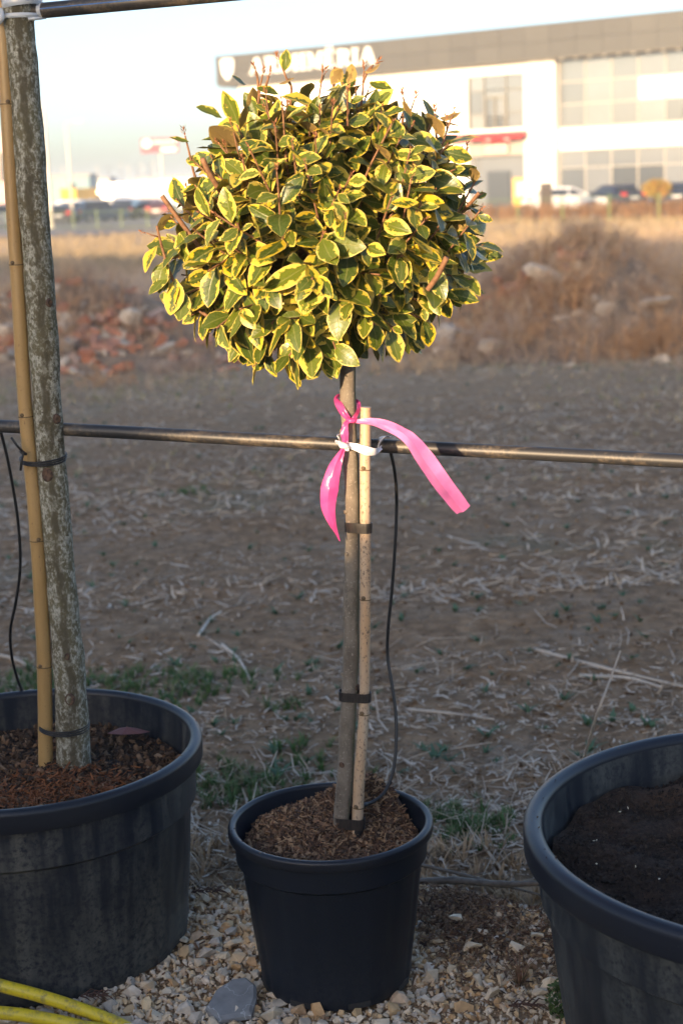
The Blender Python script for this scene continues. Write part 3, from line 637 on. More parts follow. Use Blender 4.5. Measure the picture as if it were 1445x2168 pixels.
def mound(cx, cy, rx, ry, H, seed, nb, nc, pick):
    def mz(x, y):
        d = ((x-cx)/rx)**2+((y-cy)/ry)**2
        return gz(x, y)-.06+H*np.exp(-d*1.5)*(1+.30*snoise(x, y, seed, 1.8, 3))+.04*snoise(x, y, seed+1, 6, 2)*np.exp(-d)
    gx, gy = np.meshgrid(np.linspace(cx-rx*1.7, cx+rx*1.7, 70), np.linspace(cy-ry*1.7, cy+ry*1.7, 40))
    i = (np.arange(39)[:, None]*70+np.arange(69)[None]).ravel()
    o = tag(link(bpy.data.objects.new('rubble_mound', fast_mesh('rubble_mound', np.stack([gx, gy, mz(gx, gy)], -1).reshape(-1, 3), np.stack([i, i+1, i+71, i+70], 1), M_MOUND))), kind='structure')
    for k in range(nb+nc):
        isb = k < nb
        x, y = pick(isb); z = float(mz(x, y))
        p = bpy.data.objects.new('brick' if isb else 'rubble_stone', random.choice(brick_me if isb else chunk_me)); link(p, o)
        s = random.uniform(.6, 1.15) if isb else random.uniform(.05, .22)
        p.matrix_basis = Matrix.Translation((x, y, z+(.012 if isb else s*.08))) @ Matrix.Rotation(random.uniform(0, 6.3), 4, 'Z') @ Matrix.Rotation(random.gauss(0, .5), 4, 'X') @ Matrix.Rotation(random.gauss(0, .4), 4, 'Y') @ Matrix.Diagonal((s, s, s, 1))
    for nm, n, nc_, m_, hh, yo in (('mound_weeds', 4200 if cx > 0 else 2200, 70, M_WEED, (.08, .34), 0 if cx > 0 else .6), ('rusty_weeds', 1900 if cx > 0 else 500, 26, M_RWEED, (.08, .32), -.3)):
        cxs = RNG.normal(cx, rx*.75, nc_); cys = RNG.normal(cy+ry*yo, ry*.7, nc_); ch = RNG.uniform(.5, 1.4, nc_); cr = RNG.random(nc_); cs = RNG.uniform(.10, .34, nc_)
        k = RNG.integers(0, nc_, n); x = cxs[k]+RNG.normal(0, 1, n)*cs[k]*1.4; y = cys[k]+RNG.normal(0, 1, n)*cs[k]*.7; h = RNG.uniform(hh[0], hh[1], n)*ch[k]
        V, F, rv = scatter(weed_temps(4, 700+seed, .45, 9, .013), np.stack([x, y, mz(x, y)-.03], 1), np.einsum('nij,njk->nik', rotz(RNG.uniform(0, 6.28, n)), rotx(RNG.normal(0, .5, n))), np.stack([h*1.4, h*1.4, h], 1), np.clip(cr[k]+RNG.normal(0, .08, n), 0, .999))
        stuff(nm, V, F, rv, m_, parent=o)
    return o, mz
g_ = random.gauss
mL, mzL = mound(-3.0, 17.0, 2.6, 1.7, .80, 40, 95, 130, lambda b: (g_(-2.5, .75) if random.random() < .75 else g_(-3.4, 1.0), g_(15.9, .5)))
mR, mzR = mound(2.6, 17.2, 2.3, 2.0, 0.95, 60, 30, 50, lambda b: ((g_(1.95, .3), g_(16.9, .35)) if b else (g_(1.8, .9), g_(15.9, .7))))
mB, mzB = mound(5.6, 18.6, 2.6, 1.8, .72, 80, 6, 20, lambda b: (g_(5, .9), g_(18.0, .8)))
def slab(x, y, z, size, rz, rx, parent, m=M_CONC):
    o = bpy.data.objects.new('concrete_slab', fast_mesh('concrete_slab', np.array(hull(18, (1, 1, 1), 91)[0])*np.array(size), np.array(hull(18, (1, 1, 1), 91)[1]), m, smooth=False)); link(o, parent)
    o.matrix_basis = Matrix.Translation((x, y, z)) @ Matrix.Rotation(rz, 4, 'Z') @ Matrix.Rotation(rx, 4, 'Y')
for m_, zf_, L_ in ((mR, mzR, ((2.2, 16.5, (.85, .28, .20), -12, 26, .16), (1.25, 15.6, (.45, .3, .12), 20, -14, .08), (1.12, 15.5, (.4, .35, .3), 60, 0, .12), (3.2, 15.7, (.55, .28, .10), 5, -4, .06), (1.5, 15.1, (.45, .3, .2), 50, 12, .06), (1.05, 15.2, (.36, .22, .12), 10, 10, .06), (2.7, 15.6, (.4, .3, .2), 70, 8, .06))), (mL, mzL, ((-2.1, 16.2, (.32, .25, .22), 50, 12, .08), (-3.3, 15.9, (.5, .3, .2), 50, 12, .06), (-1.7, 15.7, (.36, .2, .1), 30, -20, .05), (-2.7, 15.7, (.3, .2, .15), 0, 10, .05)))):
    for x_, y_, sz_, rz_, rx_, up_ in L_: slab(x_, y_, float(zf_(np.array(x_), np.array(y_)))+up_, sz_, R(rz_), R(rx_), m_)

# ------------------------------------------------------------------ straw litter, green growth and single stalks in the near field
def bent(temps):
    out = []
    for V, F, b, b2 in temps:
        V = np.array(V); x_ = V[:, 0]; V2 = V.copy(); V2[:, 2] += 0; out.append((V2, F, b, b2))
    return out
def straw_batch(name, n, y0, y1, lmin, lmax, wd, m, label, cat, tilt=.12, power=2.0, thr=-9, seed=0, lift=.008, half=.25):
    x, y = yfield(n, y0, y1, power, half)
    if thr > -9:
        k = snoise(x*.4, y*2.0, seed, 2.0, 4)+RNG.normal(0, .30, n) > thr; x, y = x[k], y[k]
    n = len(x); L = RNG.uniform(lmin, lmax, n)*(.5+RNG.random(n)); T = straws(5)
    which = RNG.integers(0, 5, n); Vs, Fs, Rs, off = [], [], [], 0
    tl = np.abs(RNG.normal(0, tilt, n)); up = RNG.random(n) < .10; tl = np.where(up, RNG.uniform(.4, 1.3, n), tl); L = np.where(up, L*.6, L)
    rot = np.einsum('nij,njk->nik', rotz(RNG.uniform(0, 6.28, n)), roty(-tl)); rr = RNG.random(n); wv = wd*RNG.uniform(.5, 1.6, n)
    z = gz(x, y)+lift+np.sin(tl)*L*.45
    for t_, (tv, tf, b, b2) in enumerate(T):
        i = np.where(which == t_)[0]; tv = np.array(tv); tf = np.array(tf)
        P = tv[None]*np.stack([L[i], wv[i], wv[i]*.6], 1)[:, None]
        P[:, :, 1] += (b*(4*tv[:, 0]**2))[None]*L[i][:, None]; P[:, :, 2] += (b2*(-4*tv[:, 0]**2+.5))[None]*L[i][:, None]*.5
        P = np.einsum('nij,nkj->nki', rot[i], P)+np.stack([x[i], y[i], z[i]], 1)[:, None]
        Vs.append(P.reshape(-1, 3)); Rs.append(np.repeat(rr[i], len(tv))); Fs.append((tf[None]+(np.arange(len(i))*len(tv))[:, None, None]+off).reshape(-1, 4)); off += len(i)*len(tv)
    return stuff(name, np.concatenate(Vs), Fs, np.concatenate(Rs), m, label, cat)
M_STRAW = varied('grey_straw', [(0, (.28, .235, .185)), (.4, (.45, .39, .32)), (.75, (.62, .56, .48)), (1, (.42, .32, .22))], .85, .2, 30)
M_STRAW2 = varied('dark_litter', [(0, (.13, .098, .072)), (.6, (.24, .19, .145)), (1, (.32, .26, .2))], .9, .2, 30)
straw_batch('straw_litter', 17000, 3.5, 15, .012, .050, .0058, M_STRAW, 'grey broken straw strewn over the brown field', 'straw', thr=.10, seed=71)
straw_batch('straw_litter', 1300, 3.55, 13, .06, .16, .0045, M_STRAW, 'long thin grey straw lying in loose swaths on the field', 'straw', thr=.3, seed=72, tilt=.2)
straw_batch('straw_litter', 17000, 6.2, 19, .025, .10, .009, M_STRAW, 'grey straw swaths in the farther part of the brown field', 'straw', thr=.0, seed=73, tilt=.2, power=1.3, half=.27)
straw_batch('dark_litter', 12000, 3.5, 14, .02, .06, .005, M_STRAW2, 'dark rotted plant litter on the brown field', 'litter')
straw_batch('straw_litter', 1000, 3.35, 4.3, .04, .13, .0036, M_STRAW, 'thick straw and dead grass just behind the gravel edge', 'straw', tilt=.35, power=1.2)
x = RNG.uniform(-.9, .9, 520); y = np.interp(x, [-6, -1.2, -.7, -.37, -.1, .16, .4, .8, 1.4, 6], [3.5, 3.5, 3.5, 3.47, 3.46, 3.45, 3.30, 3.05, 2.85, 2.7])+RNG.uniform(-.03, .3, 520); h = RNG.uniform(.02, .07, 520)
V, F, rv = scatter(tuft_temps(5, 870, 8, 1.1, .03), np.stack([x, y, gz(x, y)-.0], 1), rotz(RNG.uniform(0, 6.28, 520)), np.stack([h*1.4, h*1.4, h], 1))
stuff('dead_grass', V, F, rv, varied('dead_grass', [(0, (.30, .24, .17)), (.6, (.42, .34, .25)), (1, (.22, .17, .12))], .9, .15), 'pale dead grass along the back edge of the gravel', 'grass')
n = 7000; x, y = yfield(n, 3.5, 12, 2.0); s = .006+.034*RNG.random(n)**4
V, F, rv = scatter(STONES, np.stack([x, y, gz(x, y)+s*.12], 1), rotany(n), np.stack([s, s, s*.7], 1))
stuff('soil_clods', V, F, rv, varied('soil_clod', [(0, (.075, .05, .032)), (.6, (.15, .105, .068)), (1, (.22, .165, .115))], .95, .25, 40), 'crumbled brown clods of the tilled field', 'soil')
M_GRASS = varied('green_grass', [(0, (.045, .11, .03)), (.6, (.075, .16, .045)), (.88, (.13, .17, .07)), (1, (.26, .22, .15))], .7, .15, 20)
def patch(cx, cy, rx, ry, n):
    a = RNG.normal(0, .75, (n, 2)); return cx+a[:, 0]*rx, cy+a[:, 1]*ry
xs_, ys_ = [], []
def gp(px, py, z, rx, ry, n):
    d = at(px, py, 1.0)-Vector((0, 0, CAM_Z)); tt = (z-CAM_Z)/d.z; p = d*tt; X_, Y_ = patch(p.x, p.y, rx, ry, n); xs_.append(X_); ys_.append(Y_)
for a in ((300, 1445, -.12, .35, .14, 170), (60, 1460, -.12, .3, .16, 140), (420, 1470, -.12, .12, .12, 40), (555, 1660, -.12, .16, .12, 110), (480, 1690, -.12, .10, .10, 50), (970, 1770, -.12, .10, .10, 80), (930, 1740, -.12, .08, .08, 40), (410, 1040, -.13, .07, .06, 30), (605, 1500, -.12, .06, .06, 16), (650, 1590, -.12, .06, .05, 14)): gp(*a)
x = np.concatenate(xs_); y = np.concatenate(ys_); h = RNG.uniform(.018, .055, len(x))
V, F, rv = scatter(tuft_temps(5, 800, 14, .9, .035), np.stack([x, y, gz(x, y)], 1), rotz(RNG.uniform(0, 6.28, len(x))), np.stack([h*1.2, h*1.2, h], 1))
stuff('green_grass', V, F, rv, M_GRASS, 'short green grass growing in patches behind the pots', 'grass')
x, y = yfield(420, 4.2, 15, 1.8); h = RNG.uniform(.015, .035, len(x))
V, F, rv = scatter(tuft_temps(4, 850, 9, 1.6, .16), np.stack([x, y, gz(x, y)+.004], 1), rotz(RNG.uniform(0, 6.28, len(x))), np.stack([h*1.3, h*1.3, h], 1))
stuff('seedlings', V, F, rv, varied('blue_green_seedling', [(0, (.05, .11, .06)), (1, (.08, .15, .08))], .7, .1), 'small blue green seedlings dotted over the field', 'seedlings')
def stalk(pts, r, label, m=M_STRAW, name='dry_stalk', grp=None, cat='stalk', joints=True):
    P = spline(pts, 6); mb = MB(); n = len(P)
    mb.tube(P, [r*(1.0-.45*i/(n-1))*(1.25 if joints and i % 6 == 0 and 0 < i < n-1 else 1) for i in range(n)], 7)
    return tag(mb.build(name, m, origin=tuple(P[0]), smooth=True, autos=60), label, cat, grp)
def gpt(px, py, lift=.01):
    d = at(px, py, 1.0)-Vector((0, 0, CAM_Z)); z = -.12
    for _ in range(4): p = d*((z-CAM_Z)/d.z); z = float(gz(p.x, p.y))+lift
    return Vector((p.x, p.y, z))
stalk([gpt(862, 1502), gpt(950, 1510), gpt(1045, 1523)], .006, 'short tan stalk lying on bare soil right of the drip tube')
stalk([gpt(1130, 1375), gpt(1270, 1412), gpt(1450, 1455)], .008, 'long tan stalk lying across the field, upper of the crossing pair')
stalk([gpt(1225, 1430), gpt(1330, 1436), gpt(1400, 1455)], .007, 'shorter tan stalk lying under the long one at the right')
stalk([gpt(470, 1365), gpt(505, 1395), gpt(530, 1440)], .006, 'grey bent stalk lying on the field left of the slim trunk')
stalk([gpt(420, 1345), gpt(445, 1310), gpt(468, 1295)], .007, 'pale forked stalk lying on the field behind the large left pot')
stalk([gpt(-20, 1385), gpt(30, 1395), gpt(100, 1430)], .008, 'pale straight stalk lying left of the bamboo cane')
stalk([gpt(1235, 1605), at(1262, 1515, 3.9), at(1290, 1440, 3.95), at(1312, 1378, 4.0)], .0042, 'upright thin grey stalk leaning behind the largest pot')
stalk([gpt(1075, 1860), gpt(1030, 1800), gpt(985, 1740)], .005, 'pale stalk lying from the green grass towards the largest pot')
stalk([gpt(890, 1830), gpt(915, 1790), gpt(932, 1745)], .005, 'grey stalk leaning against the slim tree pot from behind')
M_TWIG = mat('dead_branch', rough=.85, fn=lambda nt: ramp(nt, noise(nt, gpos(nt), 60), [(.3, (.09, .075, .06)), (.7, (.2, .17, .14))]))
stalk([at(880, 1868, 3.36), at(960, 1864, 3.34), at(1060, 1872, 3.30), at(1150, 1870, 3.26), at(1215, 1876, 3.2)], .0095, 'thick dark dead branch lying between the slim tree pot and the largest pot', M_TWIG, 'dead_branch', cat='branch')
stalk([at(885, 1830, 3.42), at(980, 1852, 3.38), at(1080, 1878, 3.32), at(1160, 1900, 3.24)], .0045, 'thin dark twig crossing over the dead branch', M_TWIG, 'dead_branch', cat='branch')

# ------------------------------------------------------------------ gravel bed with stones
ex = np.array([-6, -1.2, -.7, -.37, -.1, .16, .4, .8, 1.4, 6]); ey = np.array([3.5, 3.5, 3.5, 3.47, 3.46, 3.45, 3.30, 3.05, 2.85, 2.7])
def edge(x): return np.interp(x, ex, ey)
def bz(x, y):
    d = edge(x)+.03*snoise(x, y, 90, 9, 2)-y
    return .004*snoise(x, y, 91, 14, 2)-.012-.17*np.clip(1-d/.22, 0, 1)**1.8
M_BED = mat('gravel_fines', rough=.95, fn=lambda nt: ramp(nt, noise(nt, gpos(nt), 160, 5.0, .7), [(.3, (.12, .085, .05)), (.5, (.30, .21, .13)), (.7, (.48, .36, .23))]), bump=(220, .8, .008))
bx = np.unique(np.concatenate([np.linspace(-1.3, 1.3, 130), np.linspace(-6, 6, 41)])); by = np.unique(np.concatenate([np.linspace(2.3, 3.75, 75), np.linspace(-12, 2.3, 30)]))
gx, gy = np.meshgrid(bx, by); i = (np.arange(len(by)-1)[:, None]*len(bx)+np.arange(len(bx)-1)[None]).ravel()
bed = tag(link(bpy.data.objects.new('gravel_bed', fast_mesh('gravel_bed', np.stack([gx, gy, bz(gx, gy)], -1).reshape(-1, 3), np.stack([i, i+1, i+len(bx)+1, i+len(bx)], 1), M_BED))), kind='structure')
PC = Vector((-.044, 2.867, 0)); PL = Vector((-.68, 3.0955, 0)); PR = Vector((.776, 2.4975, 0))
M_STONE = varied('crushed_limestone', [(0, (.58, .53, .44)), (.2, (.70, .64, .53)), (.36, (.58, .42, .24)), (.5, (.76, .72, .65)), (.66, (.50, .48, .455)), (.8, (.68, .56, .38)), (.9, (.52, .33, .17)), (1, (.70, .68, .64))], .85, .3, 45, bump=(180, .4, .003))
def free(x, y):
    return (np.hypot(x-PC.x, y-PC.y) > .141) & (np.hypot(x-PL.x, y-PL.y) > .310) & (np.hypot(x-PR.x, y-PR.y) > .39) & (y < edge(x)+.06)
def inview(x, y): return (np.abs(x) < y*.235+.06) & (y > 2.55)
stone_me = [fast_mesh('stone', np.array(v), np.array(f), M_STONE, smooth=False) for v, f in STONES]
cnt = 0; placed = []
while cnt < 285:
    big = cnt < 120
    if big: x = random.gauss(-.33, .17) if random.random() < .7 else random.uniform(-.5, .5); y = random.uniform(2.66, 3.1)
    else: x = random.uniform(-.62, .62); y = random.uniform(2.66, 3.48)
    if not (free(x, y) and inview(x, y)): continue
    s = random.uniform(.034, .060) if big else random.uniform(.022, .040)
    if x > .1: s *= .8
    if math.hypot(x+.252, y-2.80) < .05+s*.4: continue
    if any((x-a)**2+(y-b)**2 < ((s+c)*.36)**2 for a, b, c in placed): 
        if random.random() < .96: continue
    placed.append((x, y, s)); cnt += 1
    o = bpy.data.objects.new('stone', random.choice(stone_me)); link(o, bed)
    o.matrix_basis = Matrix.Translation((x, y, float(bz(x, y))+s*.24)) @ Matrix.Rotation(random.uniform(0, 6.3), 4, 'Z') @ Matrix.Rotation(random.gauss(0, .35), 4, 'X') @ Matrix.Rotation(random.gauss(0, .35), 4, 'Y') @ Matrix.Diagonal((s, s, s, 1))
n = 26000; x = RNG.uniform(-.85, .75, n); y = RNG.uniform(2.5, 3.58, n); k = free(x, y) & inview(x, y); x, y = x[k], y[k]
s = .005+.021*RNG.random(len(x))**1.9; s = np.where(x > .12, s*.85, s)
V, F, rv = scatter(STONES, np.stack([x, y, bz(x, y)+s*.25], 1), rotany(len(x)), s)
stuff('gravel', V, F, rv, M_STONE, parent=bed)
# spilt bark and rust coloured litter on the gravel
CH = [([(-.5, -.12, 0), (.5, -.08, 0), (.5, .08, .02), (-.5, .12, .02), (-.45, -.1, .10), (.4, -.06, .08), (.4, .06, .1), (-.45, .1, .1)], [(0, 3, 2, 1), (4, 5, 6, 7), (0, 1, 5, 4), (1, 2, 6, 5), (2, 3, 7, 6), (3, 0, 4, 7)]),
      ([(-.5, -.18, 0), (.4, -.2, .03), (.55, .12, 0), (-.4, .2, .05), (-.45, -.16, .08), (.35, -.18, .1), (.5, .1, .07), (-.36, .18, .12)], [(0, 3, 2, 1), (4, 5, 6, 7), (0, 1, 5, 4), (1, 2, 6, 5), (2, 3, 7, 6), (3, 0, 4, 7)]),
      ([(-.5, -.06, 0), (.5, -.04, .1), (.5, .04, .1), (-.5, .06, 0), (-.5, -.05, .06), (.5, -.03, .15), (.5, .03, .15), (-.5, .05, .06)], [(0, 3, 2, 1), (4, 5, 6, 7), (0, 1, 5, 4), (1, 2, 6, 5), (2, 3, 7, 6), (3, 0, 4, 7)])]
M_BARK = varied('bark_chip', [(0, (.04, .022, .014)), (.3, (.10, .05, .028)), (.6, (.19, .10, .055)), (.85, (.36, .22, .12)), (1, (.07, .042, .03))], .9, .2, 60)
def chips(x, y, z, lmin, lmax, tilt=.5):
    n = len(x); L = RNG.uniform(lmin, lmax, n); rot = np.einsum('nij,njk->nik', rotz(RNG.uniform(0, 6.28, n)), np.einsum('nij,njk->nik', roty(RNG.normal(0, tilt, n)), rotx(RNG.normal(0, tilt, n))))
    return scatter(CH, np.stack([x, y, z], 1), rot, np.stack([L, L*RNG.uniform(.6, 1.3, n), L], 1))
x = np.concatenate([RNG.uniform(-.6, .6, 700), RNG.normal(.22, .055, 1700), RNG.normal(.34, .09, 900), RNG.normal(-.40, .07, 150)]); y = np.concatenate([RNG.uniform(2.62, 3.4, 700), RNG.normal(3.13, .09, 1700), RNG.normal(3.0, .10, 900), RNG.normal(3.3, .04, 150)])
k = free(x, y); x, y = x[k], y[k]; V, F, rv = chips(x, y, bz(x, y)+.012, .007, .02)
stuff('spilt_bark', V, F, rv, M_BARK, parent=bed)
# flat grey slab of slate with a black wire over it
M_SLATE = mat('grey_slate', rough=.7, fn=lambda nt: mixc(nt, sstep(nt, mth(nt, 'ABSOLUTE', mth(nt, 'SUBTRACT', noise(nt, gpos(nt), 18, 3.0), .5)), .0, .012), (.46, .46, .45), ramp(nt, noise(nt, gpos(nt), 40, 5.0), [(.3, (.20, .195, .19)), (.7, (.29, .285, .275))])), bump=(60, .3, .004))
sv = [(-.046, -.03), (-.030, .012), (.0, .036), (.024, .040), (.044, .018), (.046, -.012), (.038, -.05), (-.02, -.06)]
mb = MB(); c = Vector((-.246, 2.775, .006))
V = [(c.x+a*1.05, c.y+b*1.3, c.z-.01) for a, b in sv]+[(c.x+a*1.05, c.y+b*1.3, c.z+.006+b*.16) for a, b in sv]+[(c.x+a*.92, c.y+b*1.12, c.z+.011+b*.16) for a, b in sv]
mb.add(V, [tuple(range(8))[::-1]]+[(i, (i+1) % 8, 8+(i+1) % 8, 8+i) for i in range(8)]+[(8+i, 8+(i+1) % 8, 16+(i+1) % 8, 16+i) for i in range(8)]+[tuple(range(16, 24))])
tag(mb.build('slate_slab', M_SLATE, origin=tuple(c)), 'flat dark grey slate slab on the gravel, crossed by a black wire', 'stone')
M_RUB = mat('black_rubber', (.012, .012, .013), .45)
mb = MB(); mb.tube(spline([at(445, 2185, 2.72)+Vector((0, 0, .022)), at(470, 2140, 2.77)+Vector((0, 0, .02)), at(505, 2112, 2.80)+Vector((0, 0, .022)), at(530, 2122, 2.80)+Vector((0, 0, .01)), at(545, 2150, 2.77)+Vector((0, 0, .004)), at(548, 2180, 2.72)], 6), .0022, 6)
tag(mb.build('black_wire', M_RUB, origin=(-.24, 2.78, .03), smooth=True), 'thin black wire lying looped over the slate slab', 'wire')
# yellow hose, a small red tuft, a green weed, a brown cypress sprig, fallen leaf
M_HOSE = mat('yellow_hose', rough=.38, fn=lambda nt: mixc(nt, sstep(nt, noise(nt, gpos(nt), 45, 6.0, .7), .46, .68), (.70, .52, .025), (.34, .26, .06)))
mb = MB(); hp = [at(-260, 2030, 2.78), at(-120, 2055, 2.755), at(0, 2086, 2.735), at(100, 2113, 2.72), at(200, 2147, 2.705), at(280, 2182, 2.69), at(420, 2262, 2.64), Vector((-.1, 2.48, .013)), Vector((.2, 2.36, .013)), Vector((.1, 2.22, .013)), Vector((-.25, 2.38, .013)), at(260, 2200, 2.655), at(170, 2173, 2.665), at(85, 2155, 2.675), at(0, 2144, 2.68), at(-120, 2140, 2.69), at(-260, 2140, 2.70)]
mb.tube(spline(hp, 10), .0125, 16)
tag(mb.build('garden_hose', M_HOSE, origin=(-.6, 2.75, 0), smooth=True), 'yellow garden hose lying doubled on the gravel in front of the large left pot', 'hose')
def tuft(name, px, py, h, n, m, label, cat, lean, wd, seed):
    d = at(px, py, 1.0)-Vector((0, 0, CAM_Z)); p = d*(-CAM_Z/d.z)
    V, F = tuft_temps(1, seed, n, lean, wd)[0]; V = np.array(V)*h; V[:, 2] += p.z+CAM_Z-.005
    o = bpy.data.objects.new(name, fast_mesh(name, V, np.array(F), m, RNG.random(len(V)), smooth=False)); link(o); o.location = (p.x, p.y, 0); return tag(o, label, cat)
tuft('grass_tuft', 1100, 2080, .075, 40, varied('reddish_grass', [(0, (.20, .07, .05)), (.5, (.24, .13, .08)), (1, (.10, .13, .05))], .7, .1), 'small reddish dry grass tuft growing from the gravel', 'grass', 1.3, .016, 901)
for q, (px, py) in enumerate(((1178, 2120), (1190, 2140), (1170, 2150), (1200, 2100))): pass
M_HERB = varied('green_herb', [(0, (.05, .09, .025)), (1, (.09, .14, .04))], .7, .1)
d = at(1188, 2150, 1.0)-Vector((0, 0, CAM_Z)); p = d*(-CAM_Z/d.z)
V, F, rv = leaf_cloud((0, 0, .035), (.028, .03, .04), 420, .010, 9)
o = bpy.data.objects.new('green_weed', fast_mesh('green_weed', V, F, M_HERB, rv, smooth=False)); link(o); o.location = p+Vector((0, 0, CAM_Z)); tag(o, 'feathery green weed growing beside the largest pot', 'weed')
M_CYP = mat('brown_sprig', (.09, .045, .03), .9)
for (px, py, L, lab) in ((440, 1897, .07, 'brown dead cypress sprig on the gravel right of the large left pot'), (200, 2118, .05, 'brown dead sprig on the gravel in front of the large left pot'), (1110, 2140, .06, 'dark brown dead sprig on the gravel near the feathery weed')):
    d = at(px, py, 1.0)-Vector((0, 0, CAM_Z)); p = d*((.006-CAM_Z)/d.z)+Vector((0, 0, CAM_Z)); mb = MB()
    for k in range(9):
        a = p+Vector(((k/9-.5)*L, random.uniform(-.004, .004), .012)); s = 1 if k % 2 else -1
        mb.tube([a, a+Vector((.012, s*.012, .004)), a+Vector((.022, s*.016, -.002))], [.0018, .0014, .0005], 5)
    mb.tube([p+Vector((-L/2, 0, .012)), p+Vector((0, .003, .014)), p+Vector((L/2, 0, .010))], .0016, 5)
    tag(mb.build('dead_sprig', M_CYP, origin=tuple(p)), lab, 'sprig', 'dead sprigs on the gravel')

# ------------------------------------------------------------------ pots
def pot_mat(name, base, dust, amount, streak, sp=.32):
    def fn(nt):
        p = opos(nt); s = nd(nt, 'ShaderNodeSeparateXYZ', {0: p})
        st = noise(nt, mapv(nt, p, (14, 14, 1.6)), 1.6, 5.0, .6); fine = noise(nt, p, 90, 5.0, .65); big = noise(nt, p, 5, 3.0)
        d = mth(nt, 'MULTIPLY', sstep(nt, mth(nt, 'ADD', mth(nt, 'MULTIPLY', st, .6), mth(nt, 'MULTIPLY', big, .4)), .66-.4*amount, .80-.2*amount), streak)
        d = mth(nt, 'MULTIPLY', d, sstep(nt, fine, .28, .6))
        lowz = mth(nt, 'SUBTRACT', 1.0, sstep(nt, s.outputs[2], .0, .26))
        d = mth(nt, 'MAXIMUM', d, mth(nt, 'MULTIPLY', mth(nt, 'MULTIPLY', lowz, amount*.75), sstep(nt, fine, .3, .65)))
        speck = mth(nt, 'MULTIPLY', sstep(nt, noise(nt, p, 160, 2.0), .70, .76), .35)
        d = mth(nt, 'MAXIMUM', d, speck)
        return mixc(nt, d, base, dust), mth(nt, 'ADD', .42, mth(nt, 'MULTIPLY', d, .45))
    return mat(name, fn=fn, spec=sp)
M_POTC = pot_mat('black_plastic', (.0075, .0112, .0190), (.075, .074, .070), .18, .34)
M_POTL = pot_mat('dusty_black_plastic', (.0085, .0120, .0195), (.115, .110, .090), .66, .78)
M_POTR = pot_mat('weathered_grey_plastic', (.013, .0175, .026), (.105, .112, .10), .66, .70)
M_RIMC = pot_mat('black_plastic_rim', (.0075, .0100, .016), (.07, .066, .06), .0, .2, .42)
M_RIMR = pot_mat('grey_plastic_rim', (.010, .0135, .022), (.075, .072, .066), .0, .26, .36)
M_CRUMB = varied('soil_crumb', [(0, (.03, .02, .014)), (.7, (.075, .05, .034)), (1, (.16, .12, .085))], .95, .2)
def pot(c, rr, zr, rb, band, lw, lh, m, mr, label, nfl, wall, amp):
    lip = lh/1.25; t = tag(empty('plant_pot', c), label, 'pot')
    H = zr; r1 = rr-lw*.62
    def fl(a, j): return 0
    zb = H-lip*1.25-band
    rat = lambda z: rb+(r1-.004-rb)*(z/(H-lip*1.25))
    def flute(a, j):
        if 2 <= j <= 6: 
            q = (a*nfl/(2*math.pi)) % 1.0; return -amp*(1 if q < .30 else 0)
        return 0
    prof = [(rb*.0, .012), (rb-.012, .006), (rb, .0), (rat(.02)+.002, .02), (rat(.024), .026), (rat(zb*.5), zb*.5), (rat(zb-.006)-.002, zb-.006), (rat(zb)+.0055+amp, zb+.003), (r1-.001, H-lip*1.25)]
    mb = MB(); mb.lathe(c, prof, 144, flute); mb.lathe(c, [(r1-.001, H-lh), (rr-lw*.22, H-lh*1.01)], 144)
    wz = [(rr-lw*.98, H-lw*.4), (rr-lw*1.05-wall*.2, H-lh), (rat(zb)-wall*1.6, zb), (rat(zb*.5)-wall*1.6, zb*.5)]
    mb.lathe(c, wz, 96); mb.build('body', m, t, smooth=True, autos=38)
    L = [(rr-lw*.20, H-lh*1.02), (rr-lw*.06, H-lh), (rr-lw*.02, H-lh*.93), (rr, H-lh*.55)]
    for k in range(11):
        a = -.15+k*(math.pi+.25)/10.0
        L.append((rr-lw*.5+lw*.5*math.cos(a), H-lw*.42+lw*.42*math.sin(a)))
    mb = MB(); mb.lathe(c, L, 144); mb.build('rim', mr, t, smooth=True, autos=50)
    # soil crumbs left lying on the rim
    n = int(90*rr/.3); a_ = RNG.normal(0, 1, n)*.5+RNG.choice([.5, 2.4, 3.4, 5.2], n); q_ = rr-lw*RNG.uniform(.15, .85, n); s_ = .0015+.006*RNG.random(n)**3
    V, F, rv = scatter(STONES, np.stack([c[0]+q_*np.cos(a_), c[1]+q_*np.sin(a_), np.full(n, H-.001)], 1), rotany(n), np.stack([s_, s_, s_*.6], 1)); stuff('soil_crumbs', V, F, rv, M_CRUMB, parent=t)
    # feet notches along the base
    for k in range(8):
        a = k*math.pi/4+.3; q = Vector((math.cos(a), math.sin(a), 0)); mb = MB()
        M_ = Matrix.Translation(Vector(c)+q*(rb+.0005)) @ Matrix.Rotation(a, 4, 'Z'); mb.box((-.004, -.022, .002), (.0025, .022, .014), M_); mb.build('drain_slot', M_TRIM, t)
    return t
pot(PC, .200, .3275, .146, .050, .016, .021, M_POTC, M_RIMC, 'smaller clean black plastic pot in the centre holding the clipped variegated tree', 14, .003, .0016)
pot(PL, .372, .425, .319, .085, .026, .046, M_POTL, M_RIMC, 'large dusty black pot on the left with the lichen grey trunk', 18, .004, .0030)
pot(PR, .484, .447, .405, .085, .034, .052, M_POTR, M_RIMR, 'largest weathered grey pot on the right filled with dark earth only', 20, .004, .0030)
M_EARTH = mat('dark_earth', rough=.97, fn=lambda nt: mixc(nt, sstep(nt, noise(nt, gpos(nt), 7, 3.0), .52, .68), ramp(nt, noise(nt, gpos(nt), 120, 6.0, .75), [(.3, (.016, .011, .009)), (.55, (.042, .029, .023)), (.78, (.10, .07, .053))]), (.075, .047, .033)), bump=(110, 1.0, .02), spec=.2)
